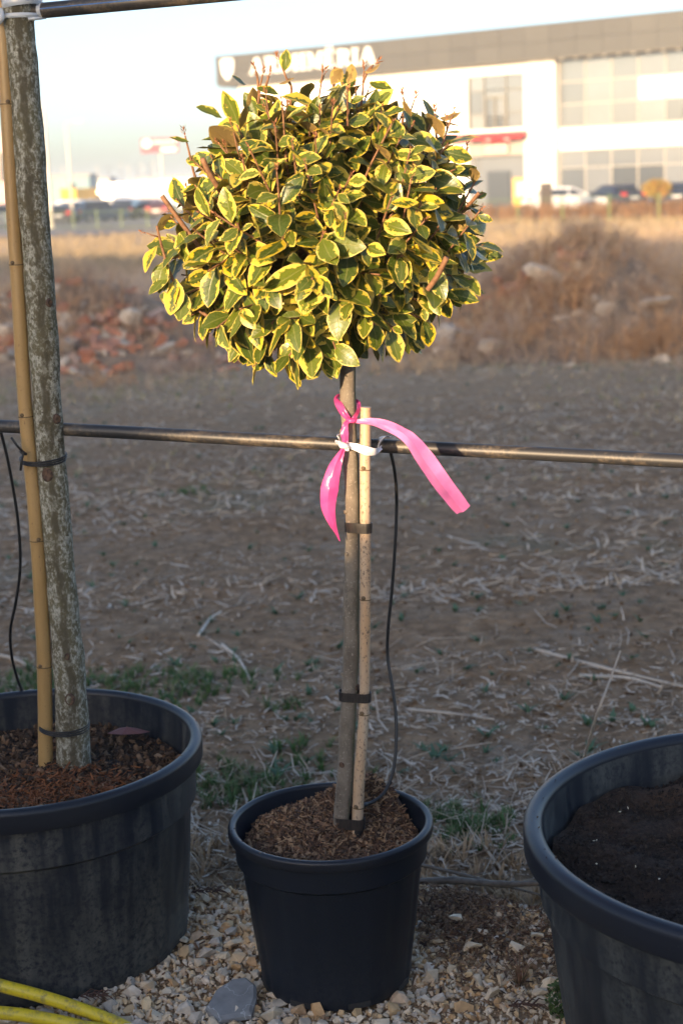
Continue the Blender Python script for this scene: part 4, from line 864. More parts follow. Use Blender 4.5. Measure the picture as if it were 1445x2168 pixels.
def soil_disc(name, c, r, zf, m, seed, extra, label, cat='soil', n=70, freq=30, amp=.006):
    rr = np.linspace(0, 1, n); aa = np.linspace(0, 2*math.pi, 161)[:-1]; RR, AA = np.meshgrid(rr, aa, indexing='ij')
    x = c.x+r*RR*np.cos(AA); y = c.y+r*RR*np.sin(AA); z = zf(x, y)+amp*snoise(x, y, seed, freq, 4)
    i = (np.arange(n-1)[:, None]*160+np.arange(160)[None]).ravel(); j = (np.arange(n-1)[:, None]*160+((np.arange(160)+1) % 160)[None]).ravel()
    Vs, Fs, Rs, mi = [np.stack([x, y, z], -1).reshape(-1, 3)], [np.stack([i, i+160, j+160, j], 1)], [np.zeros(n*160)], [np.zeros(len(i), int)]
    ms = [m]; off = n*160
    for (V, F, rv, mm) in extra:
        Vs.append(V); ms.append(mm)
        for f in F: Fs.append(np.asarray(f)+off); mi.append(np.full(len(f), len(ms)-1))
        off += len(V); Rs.append(rv)
    o = bpy.data.objects.new(name, fast_mesh(name, np.concatenate(Vs), Fs, ms, np.concatenate(Rs), smooth=False, midx=np.concatenate(mi))); link(o)
    return tag(o, label, cat, kind='stuff')
def disc(n, c, r, p=.5): a = RNG.uniform(0, 6.283, n); q = r*RNG.random(n)**p; return c.x+q*np.cos(a), c.y+q*np.sin(a)
# centre pot: heaped bark mulch, highest at the back
def zc(x, y):
    d = np.hypot(x-PC.x, y-PC.y); b = .272+.030*np.exp(-((d)/.11)**2)
    return b+.075*np.exp(-(((x-.03)/.09)**2+((y-2.985)/.05)**2))+.026*np.exp(-(((x+.13)/.06)**2+((y-2.92)/.06)**2))+.014*np.clip((y-2.867)/.18, -1, 1)-.02*np.exp(-(((x+.0)/.035)**2+((y-2.83)/.035)**2))
x, y = disc(7500, PC, .166); V, F, rv = chips(x, y, zc(x, y)+RNG.uniform(-.003, .009, len(x)), .007, .026, .6)
soil_disc('bark_mulch', PC, .172, zc, mat('mulch_base', (.05, .03, .02), .95), 301, [(V, F, rv, M_BARK)], 'brown bark mulch heaped in the smaller black pot', 'mulch')
def zl(x, y): return .345+.012*snoise(x, y, 310, 12, 3)+.02*np.exp(-(((x+.6)/.09)**2+((y-3.1)/.09)**2))
M_CLOD = varied('earth_clod', [(0, (.025, .018, .014)), (.5, (.055, .038, .028)), (.8, (.12, .075, .05)), (1, (.22, .17, .13))], .95, .3, 60)
M_RUST = varied('rust_fibre', [(0, (.10, .038, .018)), (1, (.22, .085, .035))], .9, .1)
x, y = disc(2600, PL, .325); s = .006+.022*RNG.random(len(x))**3; V1, F1, r1 = scatter(STONES, np.stack([x, y, zl(x, y)+s*.25], 1), rotany(len(x)), s)
x = RNG.normal(-.60, .13, 1500); y = RNG.normal(2.985, .065, 1500); k = np.hypot(x-PL.x, y-PL.y) < .32; x, y = x[k], y[k]; V2, F2, r2 = scatter([(np.array(q_[0])*(1, .14, .14), q_[1]) for q_ in straws(3)], np.stack([x, y, zl(x, y)+.006], 1), np.einsum('nij,njk->nik', rotz(RNG.uniform(0, 6.28, len(x))), roty(RNG.normal(0, .4, len(x)))), RNG.uniform(.012, .032, len(x))*np.ones(len(x)))
x, y = disc(2600, PL, .325); V3, F3_, r3 = chips(x, y, zl(x, y)+.005, .006, .022, .5)
soil_disc('pot_soil', PL, .333, zl, M_EARTH, 311, [(V1, F1, r1, M_CLOD), (V2, F2, r2, M_RUST), (V3, F3_, r3, M_CLOD)], 'dark lumpy soil with rusty fibres in the large dusty left pot')
def zr_(x, y): return .345+.028*snoise(x, y, 320, 9, 3)+.018*snoise(x, y, 321, 30, 2)+.03*np.clip((y-2.4)/.4, 0, 1)
x, y = disc(14000, PR, .425); s = .004+.010*RNG.random(len(x))**3; V1, F1, r1 = scatter(STONES, np.stack([x, y, zr_(x, y)+s*.2], 1), rotany(len(x)), s)
x, y = disc(26, PR, .40); V2, F2, r2 = scatter(STONES, np.stack([x, y, zr_(x, y)+.006], 1), rotany(26), np.full(26, .007))
M_PEAT = varied('peat_crumb', [(0, (.012, .009, .008)), (.6, (.026, .019, .016)), (1, (.05, .036, .028))], .97, .3, 80)
soil_disc('pot_soil', PR, .435, zr_, M_EARTH, 322, [(V1, F1, r1, M_PEAT), (V2, F2, r2, mat('perlite', (.55, .52, .42), .8))], 'dark bare earth filling the largest weathered right pot', n=110, freq=45, amp=.006)
# soil crumbs on the rims are part of the photo's wear; a fallen leaf in the left pot, a pale seed in the centre pot
mb = MB(); lp = [at(240, 1530, 3.26), at(300, 1527, 3.26)]
mb.add([(-.535, 3.285, .372), (-.50, 3.268, .374), (-.462, 3.275, .372), (-.44, 3.292, .370), (-.47, 3.305, .375), (-.51, 3.305, .377), (-.49, 3.29, .384)], [(0, 1, 6), (1, 2, 6), (2, 3, 6), (3, 4, 6), (4, 5, 6), (5, 0, 6)])
tag(mb.build('fallen_leaf', mat('red_brown_leaf', (.16, .055, .045), .6), origin=(-.49, 3.285, .372)), 'reddish brown fallen leaf on the soil behind the lichen grey trunk', 'leaf')

# ------------------------------------------------------------------ left tree: trunk, cane, ties
def bark_grey(nt):
    p = opos(nt); s = nd(nt, 'ShaderNodeSeparateXYZ', {0: p})
    l1 = noise(nt, mapv(nt, p, (1, 1, .55)), 75, 7.0, .75); l2 = noise(nt, mapv(nt, p, (1, 1, .7)), 150, 4.0, .7); l3 = noise(nt, p, 9, 3.0)
    base = ramp(nt, l3, [(.3, (.085, .072, .045)), (.6, (.12, .105, .062)), (.8, (.085, .092, .04))])
    lich = mixc(nt, sstep(nt, l2, .35, .65), (.16, .155, .12), (.37, .36, .30))
    m = sstep(nt, mth(nt, 'ADD', mth(nt, 'MULTIPLY', l1, .62), mth(nt, 'MULTIPLY', l2, .38)), .445, .57)
    # a rain stain runs down the front of the trunk
    sd = nd(nt, 'ShaderNodeAttribute', attribute_name='side').outputs['Fac']
    wv = mth(nt, 'MULTIPLY', mth(nt, 'SUBTRACT', noise(nt, mapv(nt, p, (.25, .25, 1)), 7, 4.0), .5), 1.9)
    st = mth(nt, 'ABSOLUTE', mth(nt, 'SUBTRACT', mth(nt, 'ADD', sd, wv), .15))
    wd_ = mth(nt, 'MULTIPLY', noise(nt, mapv(nt, p, (.2, .2, 1)), 11, 3.0), .5)
    stain = mth(nt, 'SUBTRACT', 1.0, sstep(nt, st, mth(nt, 'MULTIPLY', wd_, .55), mth(nt, 'ADD', wd_, .10)))
    stain = mth(nt, 'MULTIPLY', stain, mth(nt, 'MULTIPLY_ADD', sstep(nt, noise(nt, mapv(nt, p, (1, 1, .5)), 45, 4.0, .7), .40, .56), .55, .30))
    zb = noise(nt, mapv(nt, p, (.2, .2, 1)), 6.5, 3.0); band = sstep(nt, zb, .60, .66)
    m = mth(nt, 'MULTIPLY', m, mth(nt, 'SUBTRACT', 1.0, mth(nt, 'MAXIMUM', stain, mth(nt, 'MULTIPLY', band, .8))))
    c = mixc(nt, m, base, lich)
    c = mixc(nt, mth(nt, 'MULTIPLY', stain, .7), c, (.055, .045, .03))
    return mixc(nt, sstep(nt, l2, .66, .74), c, (.03, .026, .02))
M_BK = mat('lichen_bark', rough=.9, fn=bark_grey, bump=(110, .5, .006), spec=.25)
def side_attr(o, P, seg):
    """stores on the bark how far round the trunk a point lies: 0 on the weather side, +-pi behind"""
    off = wloc(o); a = [0.0]*len(o.data.vertices)
    for i_, v in enumerate(o.data.vertices):
        if i_ < len(P)*seg: q = v.co+off-P[i_//seg]; a[i_] = math.atan2(q.x, -q.y)
    at_ = o.data.attributes.new('side', 'FLOAT', 'POINT'); at_.data.foreach_set('value', a)
def trunk_path(pts, Y): return [at(x, y, Yy) for (x, y), Yy in zip(pts, Y if isinstance(Y, list) else [Y]*len(pts))]
YL = 3.12
tp = [(158, 1655), (156, 1600), (152, 1500), (146, 1400), (139, 1330), (130, 1230), (122, 1130), (115, 1050), (107, 950), (100, 850), (95, 760), (87, 650), (80, 540), (70, 430), (63, 320), (54, 200), (46, 110), (39, 40)]
tw = [42, 38, 36.5, 34.5, 33, 32, 32, 31.5, 31, 30.5, 31, 32, 31, 32, 32, 31, 31, 31.5]
P = spline(trunk_path(tp, YL), 5); W = np.interp(np.linspace(0, len(tw)-1, len(P)), range(len(tw)), tw)
rad = [float(q)*YL/FPX*1.0 for q in W]; dirn = (P[-1]-P[-6]).normalized()
P += [P[-1]+dirn*.18*k for k in (1, 2, 3)]; rad += [rad[-1]*q for q in (.99, .97, .95)]
base = P[0].copy()
tree = tag(empty('nursery_tree', base), 'lichen grey tree trunk rising out of the large dusty left pot', 'tree')
g = np.random.default_rng(4)
rad = [r_*(1+.018*math.sin(i*.9)+.015*math.sin(i*.37+1)) for i, r_ in enumerate(rad)]
rad[0] *= 1.08
mb = MB(); mb.tube(P, rad, 40, True, .025); side_attr(mb.build('trunk', M_BK, tree, smooth=True, autos=60), P, 40)
M_KNOT = mat('bark_knot', rough=.95, fn=lambda nt: ramp(nt, noise(nt, gpos(nt), 150, 4.0), [(.3, (.035, .022, .016)), (.7, (.12, .07, .045))]))
for (px, py, r_) in ((100, 1005, .011), (148, 1480, .011), (143, 1390, .006), (122, 887, .007), (105, 641, .006)):
    c = at(px, py, YL-.030); mb = MB()
    mb.lathe((0, 0, 0), [(r_*1.15, -.004), (r_, .002), (r_*.72, .0048), (r_*.55, .0030), (r_*.25, .0022), (0, .003)], 16)
    tl = math.asin(max(-.9, min(.9, (px-(np.interp(py, [q[1] for q in tp][::-1], [q[0] for q in tp][::-1])))/33.0)))
    Mx = Matrix.Translation(at(px, py, YL-.030*math.cos(tl))) @ Matrix.Rotation(tl, 4, 'Z') @ Matrix.Rotation(R(90), 4, 'X') @ Matrix.Diagonal((1, 1.35, 1, 1))
    mb.v = [tuple(Mx @ Vector(q)) for q in mb.v]; mb.build('knot', M_KNOT, tree, smooth=True)
# raised scars on the bark
for k in range(46):
    i_ = random.randrange(6, len(P)-20); an = random.uniform(-1.5, 1.5); r_ = rad[i_]; c = P[i_]+Vector((math.sin(an)*r_*.985, -math.cos(an)*r_*.985, 0)); w_ = random.uniform(.003, .009); mb = MB(); mb.lathe((0, 0, 0), [(w_, -.002), (w_*.8, .0008), (w_*.4, .0016), (0, .0013)], 8)
    Mx = Matrix.Translation(c) @ Matrix.Rotation(an, 4, 'Z') @ Matrix.Rotation(R(90), 4, 'X') @ Matrix.Diagonal((1, random.uniform(.25, .6), 1, 1)); mb.v = [tuple(Mx @ Vector(q)) for q in mb.v]; mb.build('lenticel', M_BK, tree, smooth=True)
# a couple of limbs above the frame
tip = P[-1]
for k, (dx, dy, dz) in enumerate(((-.35, .1, .5), (.3, .2, .55), (.02, -.1, .7))):
    mb = MB(); mb.tube([tip-dirn*.03, tip+Vector((dx, dy, dz))*.5, tip+Vector((dx*1.2, dy, dz))], [.022, .015, .007], 10); mb.build('limb', M_BK, tree, smooth=True)
def bamboo_mat(name, c0, c1, spot, amount):
    def fn(nt):
        p = opos(nt); n1 = noise(nt, mapv(nt, p, (1, 1, .12)), 30, 4.0); n2 = noise(nt, mapv(nt, p, (1, 1, .6)), 260, 3.0, .6); n3 = noise(nt, mapv(nt, p, (1, 1, .3)), 14, 3.0)
        c = ramp(nt, n1, [(.3, c0), (.7, c1)])
        return mixc(nt, mth(nt, 'MULTIPLY', sstep(nt, mth(nt, 'ADD', mth(nt, 'MULTIPLY', n2, .75), mth(nt, 'MULTIPLY', n3, .25)), .63-.12*amount, .72-.12*amount), .8), c, spot)
    return mat(name, rough=.42, fn=fn, bump=(90, .12, .003))
M_BAM = bamboo_mat('yellow_bamboo', (.30, .175, .06), (.40, .25, .10), (.13, .075, .03), .30)
M_BAM2 = bamboo_mat('weathered_bamboo', (.44, .27, .14), (.42, .36, .29), (.10, .07, .05), .75)
M_NODE = mat('bamboo_node', (.12, .075, .035), .7)
def cane(name, pts, wid, Y, nodes, m, label, bottom_black=None):
    P = spline(trunk_path(pts, Y), 6); yy_ = np.interp(np.linspace(0, len(pts)-1, len(P)), range(len(pts)), [q[1] for q in pts])
    W = np.interp(np.linspace(0, len(wid)-1, len(P)), range(len(wid)), wid)
    Y0 = Y if not isinstance(Y, list) else Y[0]; rr = [float(q)*Y0/FPX for q in W]
    t = tag(empty(name, P[0]), label, 'cane'); mb = MB(); mb.tube(P, rr, 24); mb.build('stem', m, t, smooth=True, autos=50)
    for ny_ in nodes:
        k = int(np.argmin(abs(yy_-ny_))); k = min(max(k, 1), len(P)-2); d = (P[k+1]-P[k-1]).normalized()
        q = P[k-1]+(P[k+1]-P[k-1])*(float(yy_[k-1])-ny_)/max(1e-6, float(yy_[k-1]-yy_[k+1])); r_ = rr[k]
        mb = MB(); mb.tube([q-d*.006, q-d*.003, q-d*.0008, q+d*.0008, q+d*.002, q+d*.005], [r_*1.005, r_*1.06, r_*1.04, r_*1.03, r_*1.05, r_*1.0], 24, cap=False); mb.build('node', m, t, smooth=True)
        mb = MB(); mb.tube([q-d*.0012, q+d*.0008], [r_*1.075, r_*1.07], 24, cap=False); mb.build('node_ring', M_NODE, t, smooth=True)
        s = 1 if int(ny_) % 2 else -1
        c = q+Vector((s*r_*.35, -r_*.98, .004)); mb = MB(); mb.lathe((0, 0, 0), [(.0045, -.003), (.004, .001), (.0015, .0026), (0, .002)], 10)
        Mx = Matrix.Translation(c) @ Matrix.Rotation(R(90), 4, 'X'); mb.v = [tuple(Mx @ Vector(q_)) for q_ in mb.v]; mb.build('bud', M_NODE, t, smooth=True)
    return t, P, rr
cane('bamboo_cane', [(97, 1640), (96, 1500), (93, 1380), (88, 1280), (82, 1180), (73, 1060), (62, 950), (53, 850), (45, 720), (38, 600), (30, 480), (23, 360), (16, 240), (9, 120), (2, 20), (-4, -80)], [16.5, 16.2, 16, 16, 15.8, 15.6, 15.4, 15, 15, 14.8, 14.6, 14.5, 14, 13.5, 13, 13], YL-.005, [1412, 1143, 880, 560, 221], M_BAM, 'yellow bamboo cane tied beside the lichen grey trunk')
def loop_pts(c, rx, ry, tiltx=0.0, n=40, a0=0.0, a1=2*math.pi):
    return [c+Vector((rx*math.cos(a0+(a1-a0)*k/n), ry*math.sin(a0+(a1-a0)*k/n), tiltx*math.cos(a0+(a1-a0)*k/n)+.006*math.sin(a0+(a1-a0)*k/n))) for k in range(n+1)]
t = tag(empty('wire_tie', at(90, 965, YL)), 'black wire tie with two loose ends around cane and trunk, near the pipe', 'tie', 'black wire ties on the lichen grey trunk')
for k in range(3):
    mb = MB(); mb.tube(loop_pts(at(92, 966+k*4, YL), .047-.0006*k, .036, .002-.0012*k), .0017, 7, cap=False); mb.build('wire_turn', M_RUB, t, smooth=True)
mb = MB(); kc = at(50, 958, YL-.032); mb.tube([kc+Vector((-.006, 0, .003)), kc+Vector((.0, -.004, .0)), kc+Vector((.006, 0, -.004))], [.003, .0045, .003], 8); mb.build('knot', M_RUB, t, smooth=True)
for q in ([at(50, 958, YL-.036), at(36, 943, YL-.04), at(24, 926, YL-.04)], [at(50, 960, YL-.036), at(46, 975, YL-.04), at(44, 996, YL-.04)]):
    mb = MB(); mb.tube(q, .0026, 8); mb.build('wire_end', M_RUB, t, smooth=True)
t = tag(empty('wire_tie', at(136, 1532, YL)), 'black wire tie around cane and trunk just above the soil', 'tie', 'black wire ties on the lichen grey trunk')
for k in range(3):
    mb = MB(); mb.tube(loop_pts(at(136, 1531+k*4, YL), .052, .042, -.001-.0012*k), .0017, 7, cap=False); mb.build('wire_turn', M_RUB, t, smooth=True)
# ------------------------------------------------------------------ irrigation pipes and drip tubes
def pipe_mat(nt):
    p = gpos(nt); n1 = noise(nt, mapv(nt, p, (6, 40, 40)), 1.0, 4.0); n2 = noise(nt, p, 120, 4.0, .7)
    return mixc(nt, mth(nt, 'MULTIPLY', sstep(nt, mth(nt, 'ADD', mth(nt, 'MULTIPLY', n1, .6), mth(nt, 'MULTIPLY', n2, .4)), .46, .66), .6), (.022, .022, .024), (.17, .13, .09))
M_PIPE = mat('black_pipe', rough=.46, fn=pipe_mat)
a, b = at(-60, 899, 3.185), at(1500, 979, 2.79); pr = .0131
d = (b-a).normalized()
mid = a+(b-a)*.48+Vector((0, 0, -.001))
Ppipe = spline([a-d*4, a-d*.6, a, a+(b-a)*.25, mid, a+(b-a)*.75, b, b+d*.6, b+d*4], 6)
mb = MB(); mb.tube(Ppipe, pr, 24)
tag(mb.build('irrigation_pipe', M_PIPE, origin=tuple(mid), smooth=True, autos=60), 'lower black irrigation pipe running behind both trunks across the picture', 'pipe')
a, b = at(84, 23, 3.12), at(480, -14, 3.02); d = (b-a).normalized()
t = tag(empty('irrigation_pipe', a), 'upper black irrigation pipe with a thin blue stripe at the top', 'pipe')
mb = MB(); mb.tube([a-d*.012, a, a+d*.3, a+d*.8, a+d*5], pr*1.12, 24); mb.build('tube', M_PIPE, t, smooth=True, autos=60)
mb = MB(); off = Vector((0, -.0131*1.12, .0018)); mb.tube([a+off, a+off+d*.6, a+off+d*5], .0011, 6); mb.build('stripe', mat('blue_stripe', (.05, .16, .42), .4), t)
M_CLEAR = mat('clear_plastic', (.75, .80, .85), .12, spec=.8, Transmission_Weight=.75, IOR=1.35)
M_WRAP = mat('wrapped_film', (.62, .66, .70), .2, spec=.8, Transmission_Weight=.35)
mb = MB(); mb.tube([a+d*.0, a+d*.008], [pr*1.22, pr*1.22], 24); mb.build('collar', M_WRAP, t, smooth=True, autos=40)
t = tag(empty('film_wrap', at(40, 20, YL)), 'clear plastic film wrapped round the lichen grey trunk under the upper pipe', 'tape')
for (py, h_, rx, dz) in ((36, .0045, .036, .0), (6, .008, .0365, .004), (-4, .010, .0372, .002)):
    c = at(41, py, YL); V = []; F = []; n = 48
    for k in range(n):
        an = 2*math.pi*k/n; wv = 1+.03*math.sin(an*5)
        for (s, r_) in ((-1, rx*.975), (-.4, rx*1.03*wv), (.4, rx*1.03*wv), (1, rx*.975)): V.append((c.x+.004+r_*1.05*math.cos(an), c.y+r_*math.sin(an), c.z+s*h_+dz*math.cos(an)))
    for k in range(n):
        q = (k+1) % n
        for j in range(3): F.append((k*4+j, q*4+j, q*4+j+1, k*4+j+1))
    mb = MB(); mb.add(V, F); mb.build('film_turn', M_WRAP, t, smooth=True)
mb = MB(); p0 = at(60, 40, YL-.03); p1 = at(98, 39, YL-.012); mb.tube([p0, p0+(p1-p0)*.5+Vector((0, -.004, 0)), p1], [.003, .0035, .001], 8); mb.build('film_end', M_WRAP, t, smooth=True)
mb = MB(); mb.tube(spline([at(0, 20, YL-.03), at(4, 36, YL-.035), at(-4, 48, YL-.03)], 5), [.006]*11, 10); mb.build('film_end', M_WRAP, t, smooth=True)
YT = 3.02
mb = MB(); mb.tube(spline([at(826, 955, 2.95), at(835, 1000, 2.98), at(839, 1060, YT), at(836, 1150, YT), at(829, 1250, YT), at(821, 1330, YT), at(820, 1390, YT), at(829, 1450, 3.0), at(837, 1510, 2.98), at(838, 1570, 2.96), at(832, 1630, 2.94), at(815, 1675, 2.92), at(790, 1697, 2.90), at(766, 1705, 2.88)], 6), .0033, 10)
t = tag(empty('drip_tube', at(826, 955, 2.95)), 'thin black drip tube curving from the pipe down into the bark mulch', 'tube')
mb.build('tube', M_RUB, t, smooth=True)
mb = MB(); mb.tube([at(778, 1702, 2.885), at(768, 1706, 2.88), at(760, 1708, 2.878)], [.004, .0052, .0042], 10); mb.build('dripper', M_RUB, t, smooth=True)
mb = MB(); mb.tube(spline([at(2, 912, 3.2), at(14, 960, 3.22), at(26, 1020, 3.24), at(37, 1090, 3.26), at(43, 1160, 3.28), at(42, 1220, 3.3), at(33, 1280, 3.32), at(23, 1330, 3.34), at(24, 1380, 3.38), at(35, 1430, 3.43), at(54, 1482, 3.47), at(70, 1540, 3.5)], 6), .0033, 10)
tag(mb.build('drip_tube', M_RUB, origin=tuple(at(2, 912, 3.2)), smooth=True), 'thin black drip tube hanging left of the bamboo cane behind the large left pot', 'tube')

# ------------------------------------------------------------------ clipped variegated tree
YC = 2.885
def bark_c(nt):
    p = opos(nt); n1 = noise(nt, mapv(nt, p, (1, 1, .5)), 22, 5.0); n2 = noise(nt, p, 220, 4.0, .7); x_ = nd(nt, 'ShaderNodeSeparateXYZ', {0: p})
    c = ramp(nt, n1, [(.3, (.095, .076, .058)), (.5, (.18, .152, .12)), (.62, (.115, .095, .072)), (.75, (.22, .185, .145))])
    c = mixc(nt, mth(nt, 'MULTIPLY', sstep(nt, n2, .56, .66), .6), c, (.34, .30, .245))
    c = mixc(nt, mth(nt, 'MULTIPLY', sstep(nt, n2, .30, .40), 0.0), c, (.1, .08, .05))
    sd = nd(nt, 'ShaderNodeAttribute', attribute_name='side').outputs['Fac']; g = sstep(nt, mth(nt, 'ADD', sd, mth(nt, 'MULTIPLY', noise(nt, p, 12, 3.0), 1.0)), 1.1, 1.7)
    c = mixc(nt, mth(nt, 'MULTIPLY', g, .6), c, (.09, .095, .035))
    top = sstep(nt, x_.outputs[2], .965, 1.0)
    return mixc(nt, mth(nt, 'MULTIPLY', top, .9), c, (.07, .045, .032))
M_BC = mat('smooth_bark', rough=.8, fn=bark_c, bump=(130, .35, .004), spec=.3)
cp = [(718, 1800), (720, 1770), (723, 1720), (727, 1680), (731, 1634), (735, 1537), (739, 1473), (743, 1376), (743, 1279), (745, 1180), (746, 1102), (745, 1038), (742, 975), (739, 911), (736, 847), (736, 783), (738, 745), (741, 700), (742, 640)]
cw = [20, 18.5, 18, 18.5, 18.5, 18, 17.8, 17.4, 17.6, 15.8, 15.6, 15.8, 16.4, 16.2, 17, 16.8, 17.5, 15, 13]
P = spline(trunk_path(cp, YC), 5); W = np.interp(np.linspace(0, len(cw)-1, len(P)), range(len(cw)), cw)
base = P[0].copy(); T = tag(empty('clipped_tree', base), 'small ball headed tree with yellow edged green leaves in the smaller black pot', 'tree')
rad = [float(q)*YC/FPX*(1+.02*math.sin(i*1.3)) for i, q in enumerate(W)]
mb = MB(); mb.tube(P, rad, 28, True, .03); side_attr(mb.build('trunk', M_BC, T, smooth=True, autos=60), P, 28)
for (px, py, r_) in ((723, 1614, .006), (756, 1454, .007), (727, 1305, .004), (724, 1425, .004), (716, 1540, .004), (712, 1700, .005), (733, 1170, .004), (722, 912, .004), (730, 1082, .004)):
    cx_ = float(np.interp(py, [q[1] for q in cp][::-1], [q[0] for q in cp][::-1])); tl = math.asin(max(-1, min(1, (px-cx_)/17.0)))
    mb = MB(); mb.lathe((0, 0, 0), [(r_*1.2, -.005), (r_, .001), (r_*.7, .0032), (r_*.5, .002), (0, .0025)], 12)
    q = at(cx_, py, YC); Mx = Matrix.Translation(q+Vector((math.sin(tl)*.0148, -math.cos(tl)*.0148, 0))) @ Matrix.Rotation(tl, 4, 'Z') @ Matrix.Rotation(R(90), 4, 'X')
    mb.v = [tuple(Mx @ Vector(q_)) for q_ in mb.v]; mb.build('knot', M_KNOT if r_ > .005 else M_BC, T, smooth=True)

def leaf_material():
    m = bpy.data.materials.new('variegated_leaf'); m.use_nodes = True; nt = m.node_tree; b = nt.nodes['Principled BSDF']; out = nt.nodes['Material Output']
    uv = nd(nt, 'ShaderNodeUVMap').outputs[0]; s = nd(nt, 'ShaderNodeSeparateXYZ', {0: uv}); r = rnd(nt)
    u = mth(nt, 'ABSOLUTE', mth(nt, 'MULTIPLY_ADD', s.outputs[0], 2.0, -1.0)); v = s.outputs[1]
    cv = nd(nt, 'ShaderNodeCombineXYZ', {0: mth(nt, 'MULTIPLY', s.outputs[0], 1.2), 1: mth(nt, 'MULTIPLY', v, 2.2), 2: mth(nt, 'MULTIPLY', r, 91.0)}).outputs[0]
    n1 = noise(nt, cv, 2.4, 4.0, .6); n2 = noise(nt, cv, 7.0, 3.0, .6)
    n3 = noise(nt, nd(nt, 'ShaderNodeCombineXYZ', {0: mth(nt, 'MULTIPLY', s.outputs[0], 5.0), 1: mth(nt, 'MULTIPLY', v, 9.0), 2: mth(nt, 'MULTIPLY', r, 37.0)}).outputs[0], 6.0, 3.0)
    edge_ = mth(nt, 'MAXIMUM', u, mth(nt, 'MULTIPLY', sstep(nt, v, .72, 1.08), 1.0))
    lot = sstep(nt, r, .86, 1.0)
    r3 = mth(nt, 'FRACT', mth(nt, 'MULTIPLY', r, 7.7))
    th = mth(nt, 'SUBTRACT', mth(nt, 'ADD', mth(nt, 'MULTIPLY_ADD', n1, 2.2, -.62), mth(nt, 'MULTIPLY', r3, .52)), mth(nt, 'MULTIPLY', lot, .5))
    ym = sstep(nt, edge_, mth(nt, 'SUBTRACT', th, .075), mth(nt, 'ADD', th, .075))
    ym = mth(nt, 'MAXIMUM', ym, mth(nt, 'MULTIPLY', sstep(nt, mth(nt, 'ADD', edge_, mth(nt, 'MULTIPLY', mth(nt, 'SUBTRACT', n2, .5), .35)), .86, .95), .8))
    r2 = mth(nt, 'FRACT', mth(nt, 'MULTIPLY', r, 17.3))
    green = mixc(nt, mth(nt, 'POWER', r2, 1.2), (.034, .062, .007), (.112, .142, .013))
    green = mixc(nt, mth(nt, 'MULTIPLY', sstep(nt, n2, .46, .62), .45), green, (.12, .138, .030))
    mid = mth(nt, 'SUBTRACT', 1.0, sstep(nt, u, .03, .09)); green = mixc(nt, mth(nt, 'MULTIPLY', mid, .45), green, (.22, .22, .07))
    vein = mth(nt, 'ABSOLUTE', mth(nt, 'SUBTRACT', mth(nt, 'FRACT', mth(nt, 'MULTIPLY', mth(nt, 'SUBTRACT', v, mth(nt, 'MULTIPLY', u, .16)), 8.0)), .5))
    yel = mixc(nt, r2, (.50, .36, .022), (.58, .46, .09)); yel = mixc(nt, mth(nt, 'MULTIPLY', sstep(nt, u, .90, 1.0), .5), yel, (.58, .48, .26))
    c = mixc(nt, ym, green, yel)
    scorch = mth(nt, 'MULTIPLY', sstep(nt, n2, .66, .72), sstep(nt, r2, .75, .9)); c = mixc(nt, mth(nt, 'MULTIPLY', scorch, sstep(nt, edge_, .6, .9)), c, (.22, .10, .05))
    c = mixc(nt, mth(nt, 'MULTIPLY', sstep(nt, n3, .64, .72), .25), c, (.45, .45, .40))
    under = mixc(nt, ym, mixc(nt, n2, (.19, .125, .045), (.26, .175, .07)), (.34, .24, .08)); under = mixc(nt, mth(nt, 'MULTIPLY', mid, .4), under, (.20, .12, .05))
    bf = nd(nt, 'ShaderNodeNewGeometry').outputs['Backfacing']
    col = mixc(nt, bf, c, under)
    nt.links.new(col, b.inputs['Base Color']); nt.links.new(mth(nt, 'MULTIPLY_ADD', bf, .35, .34), b.inputs['Roughness']); b.inputs['Specular IOR Level'].default_value = .42
    bn = nd(nt, 'ShaderNodeBump', {'Height': mth(nt, 'ADD', mth(nt, 'MULTIPLY', mid, -.6), mth(nt, 'MULTIPLY', sstep(nt, vein, 0.0, .12), .25)), 'Strength': .35, 'Distance': .0015}); nt.links.new(bn.outputs[0], b.inputs['Normal'])
    tr = nd(nt, 'ShaderNodeBsdfTranslucent', {0: mixc(nt, ym, (.12, .15, .01), (.50, .36, .03))})
    mx = nd(nt, 'ShaderNodeMixShader', {0: .16, 1: b.outputs[0], 2: tr.outputs[0]}); nt.links.new(mx.outputs[0], out.inputs[0])
    return m
M_LEAF = leaf_material()
VV = [0, .08, .22, .40, .60, .80, .93, 1.0]; HW = [.014, .075, .185, .245, .245, .165, .075, .004]; UU = [-1, -.5, 0, .5, 1]
def leaf_temp(seed):
    g = np.random.default_rng(seed); fold = g.uniform(.05, .45); curl = g.uniform(-.06, .42); amp = g.uniform(.012, .046); ph = g.uniform(0, 6, 2); wdt = g.uniform(.88, 1.18); k = g.uniform(8, 14); tw = g.uniform(-.35, .35); sd = g.uniform(-.06, .06)
    V, U = [], []
    for v, hw in zip(VV, HW):
        for u in UU:
            x = u*hw*wdt; z = abs(x)*fold-curl*v*v+amp*math.sin(k*v+ph[int(u > 0)])*u*u*math.sin(math.pi*min(1, v+.02))
            a = tw*v; V.append((x*math.cos(a)-0*z+sd*math.sin(3.1*v), v*(1-curl*.25*v), z+x*math.sin(a))); U.append((u*.5+.5, v))
    F = [(i_*5+j, i_*5+j+1, i_*5+j+6, i_*5+j+5) for i_ in range(7) for j in range(4)]
    return np.array(V), np.array(F), np.array(U)
LT = [leaf_temp(1000+i_) for i_ in range(14)]
leaf_me = [fast_mesh('leaf', v, f, M_LEAF, uv=u) for v, f, u in LT]
CC = Vector((-.012, 2.885, 1.472)); leaves = []; twigs = {}; buds = []
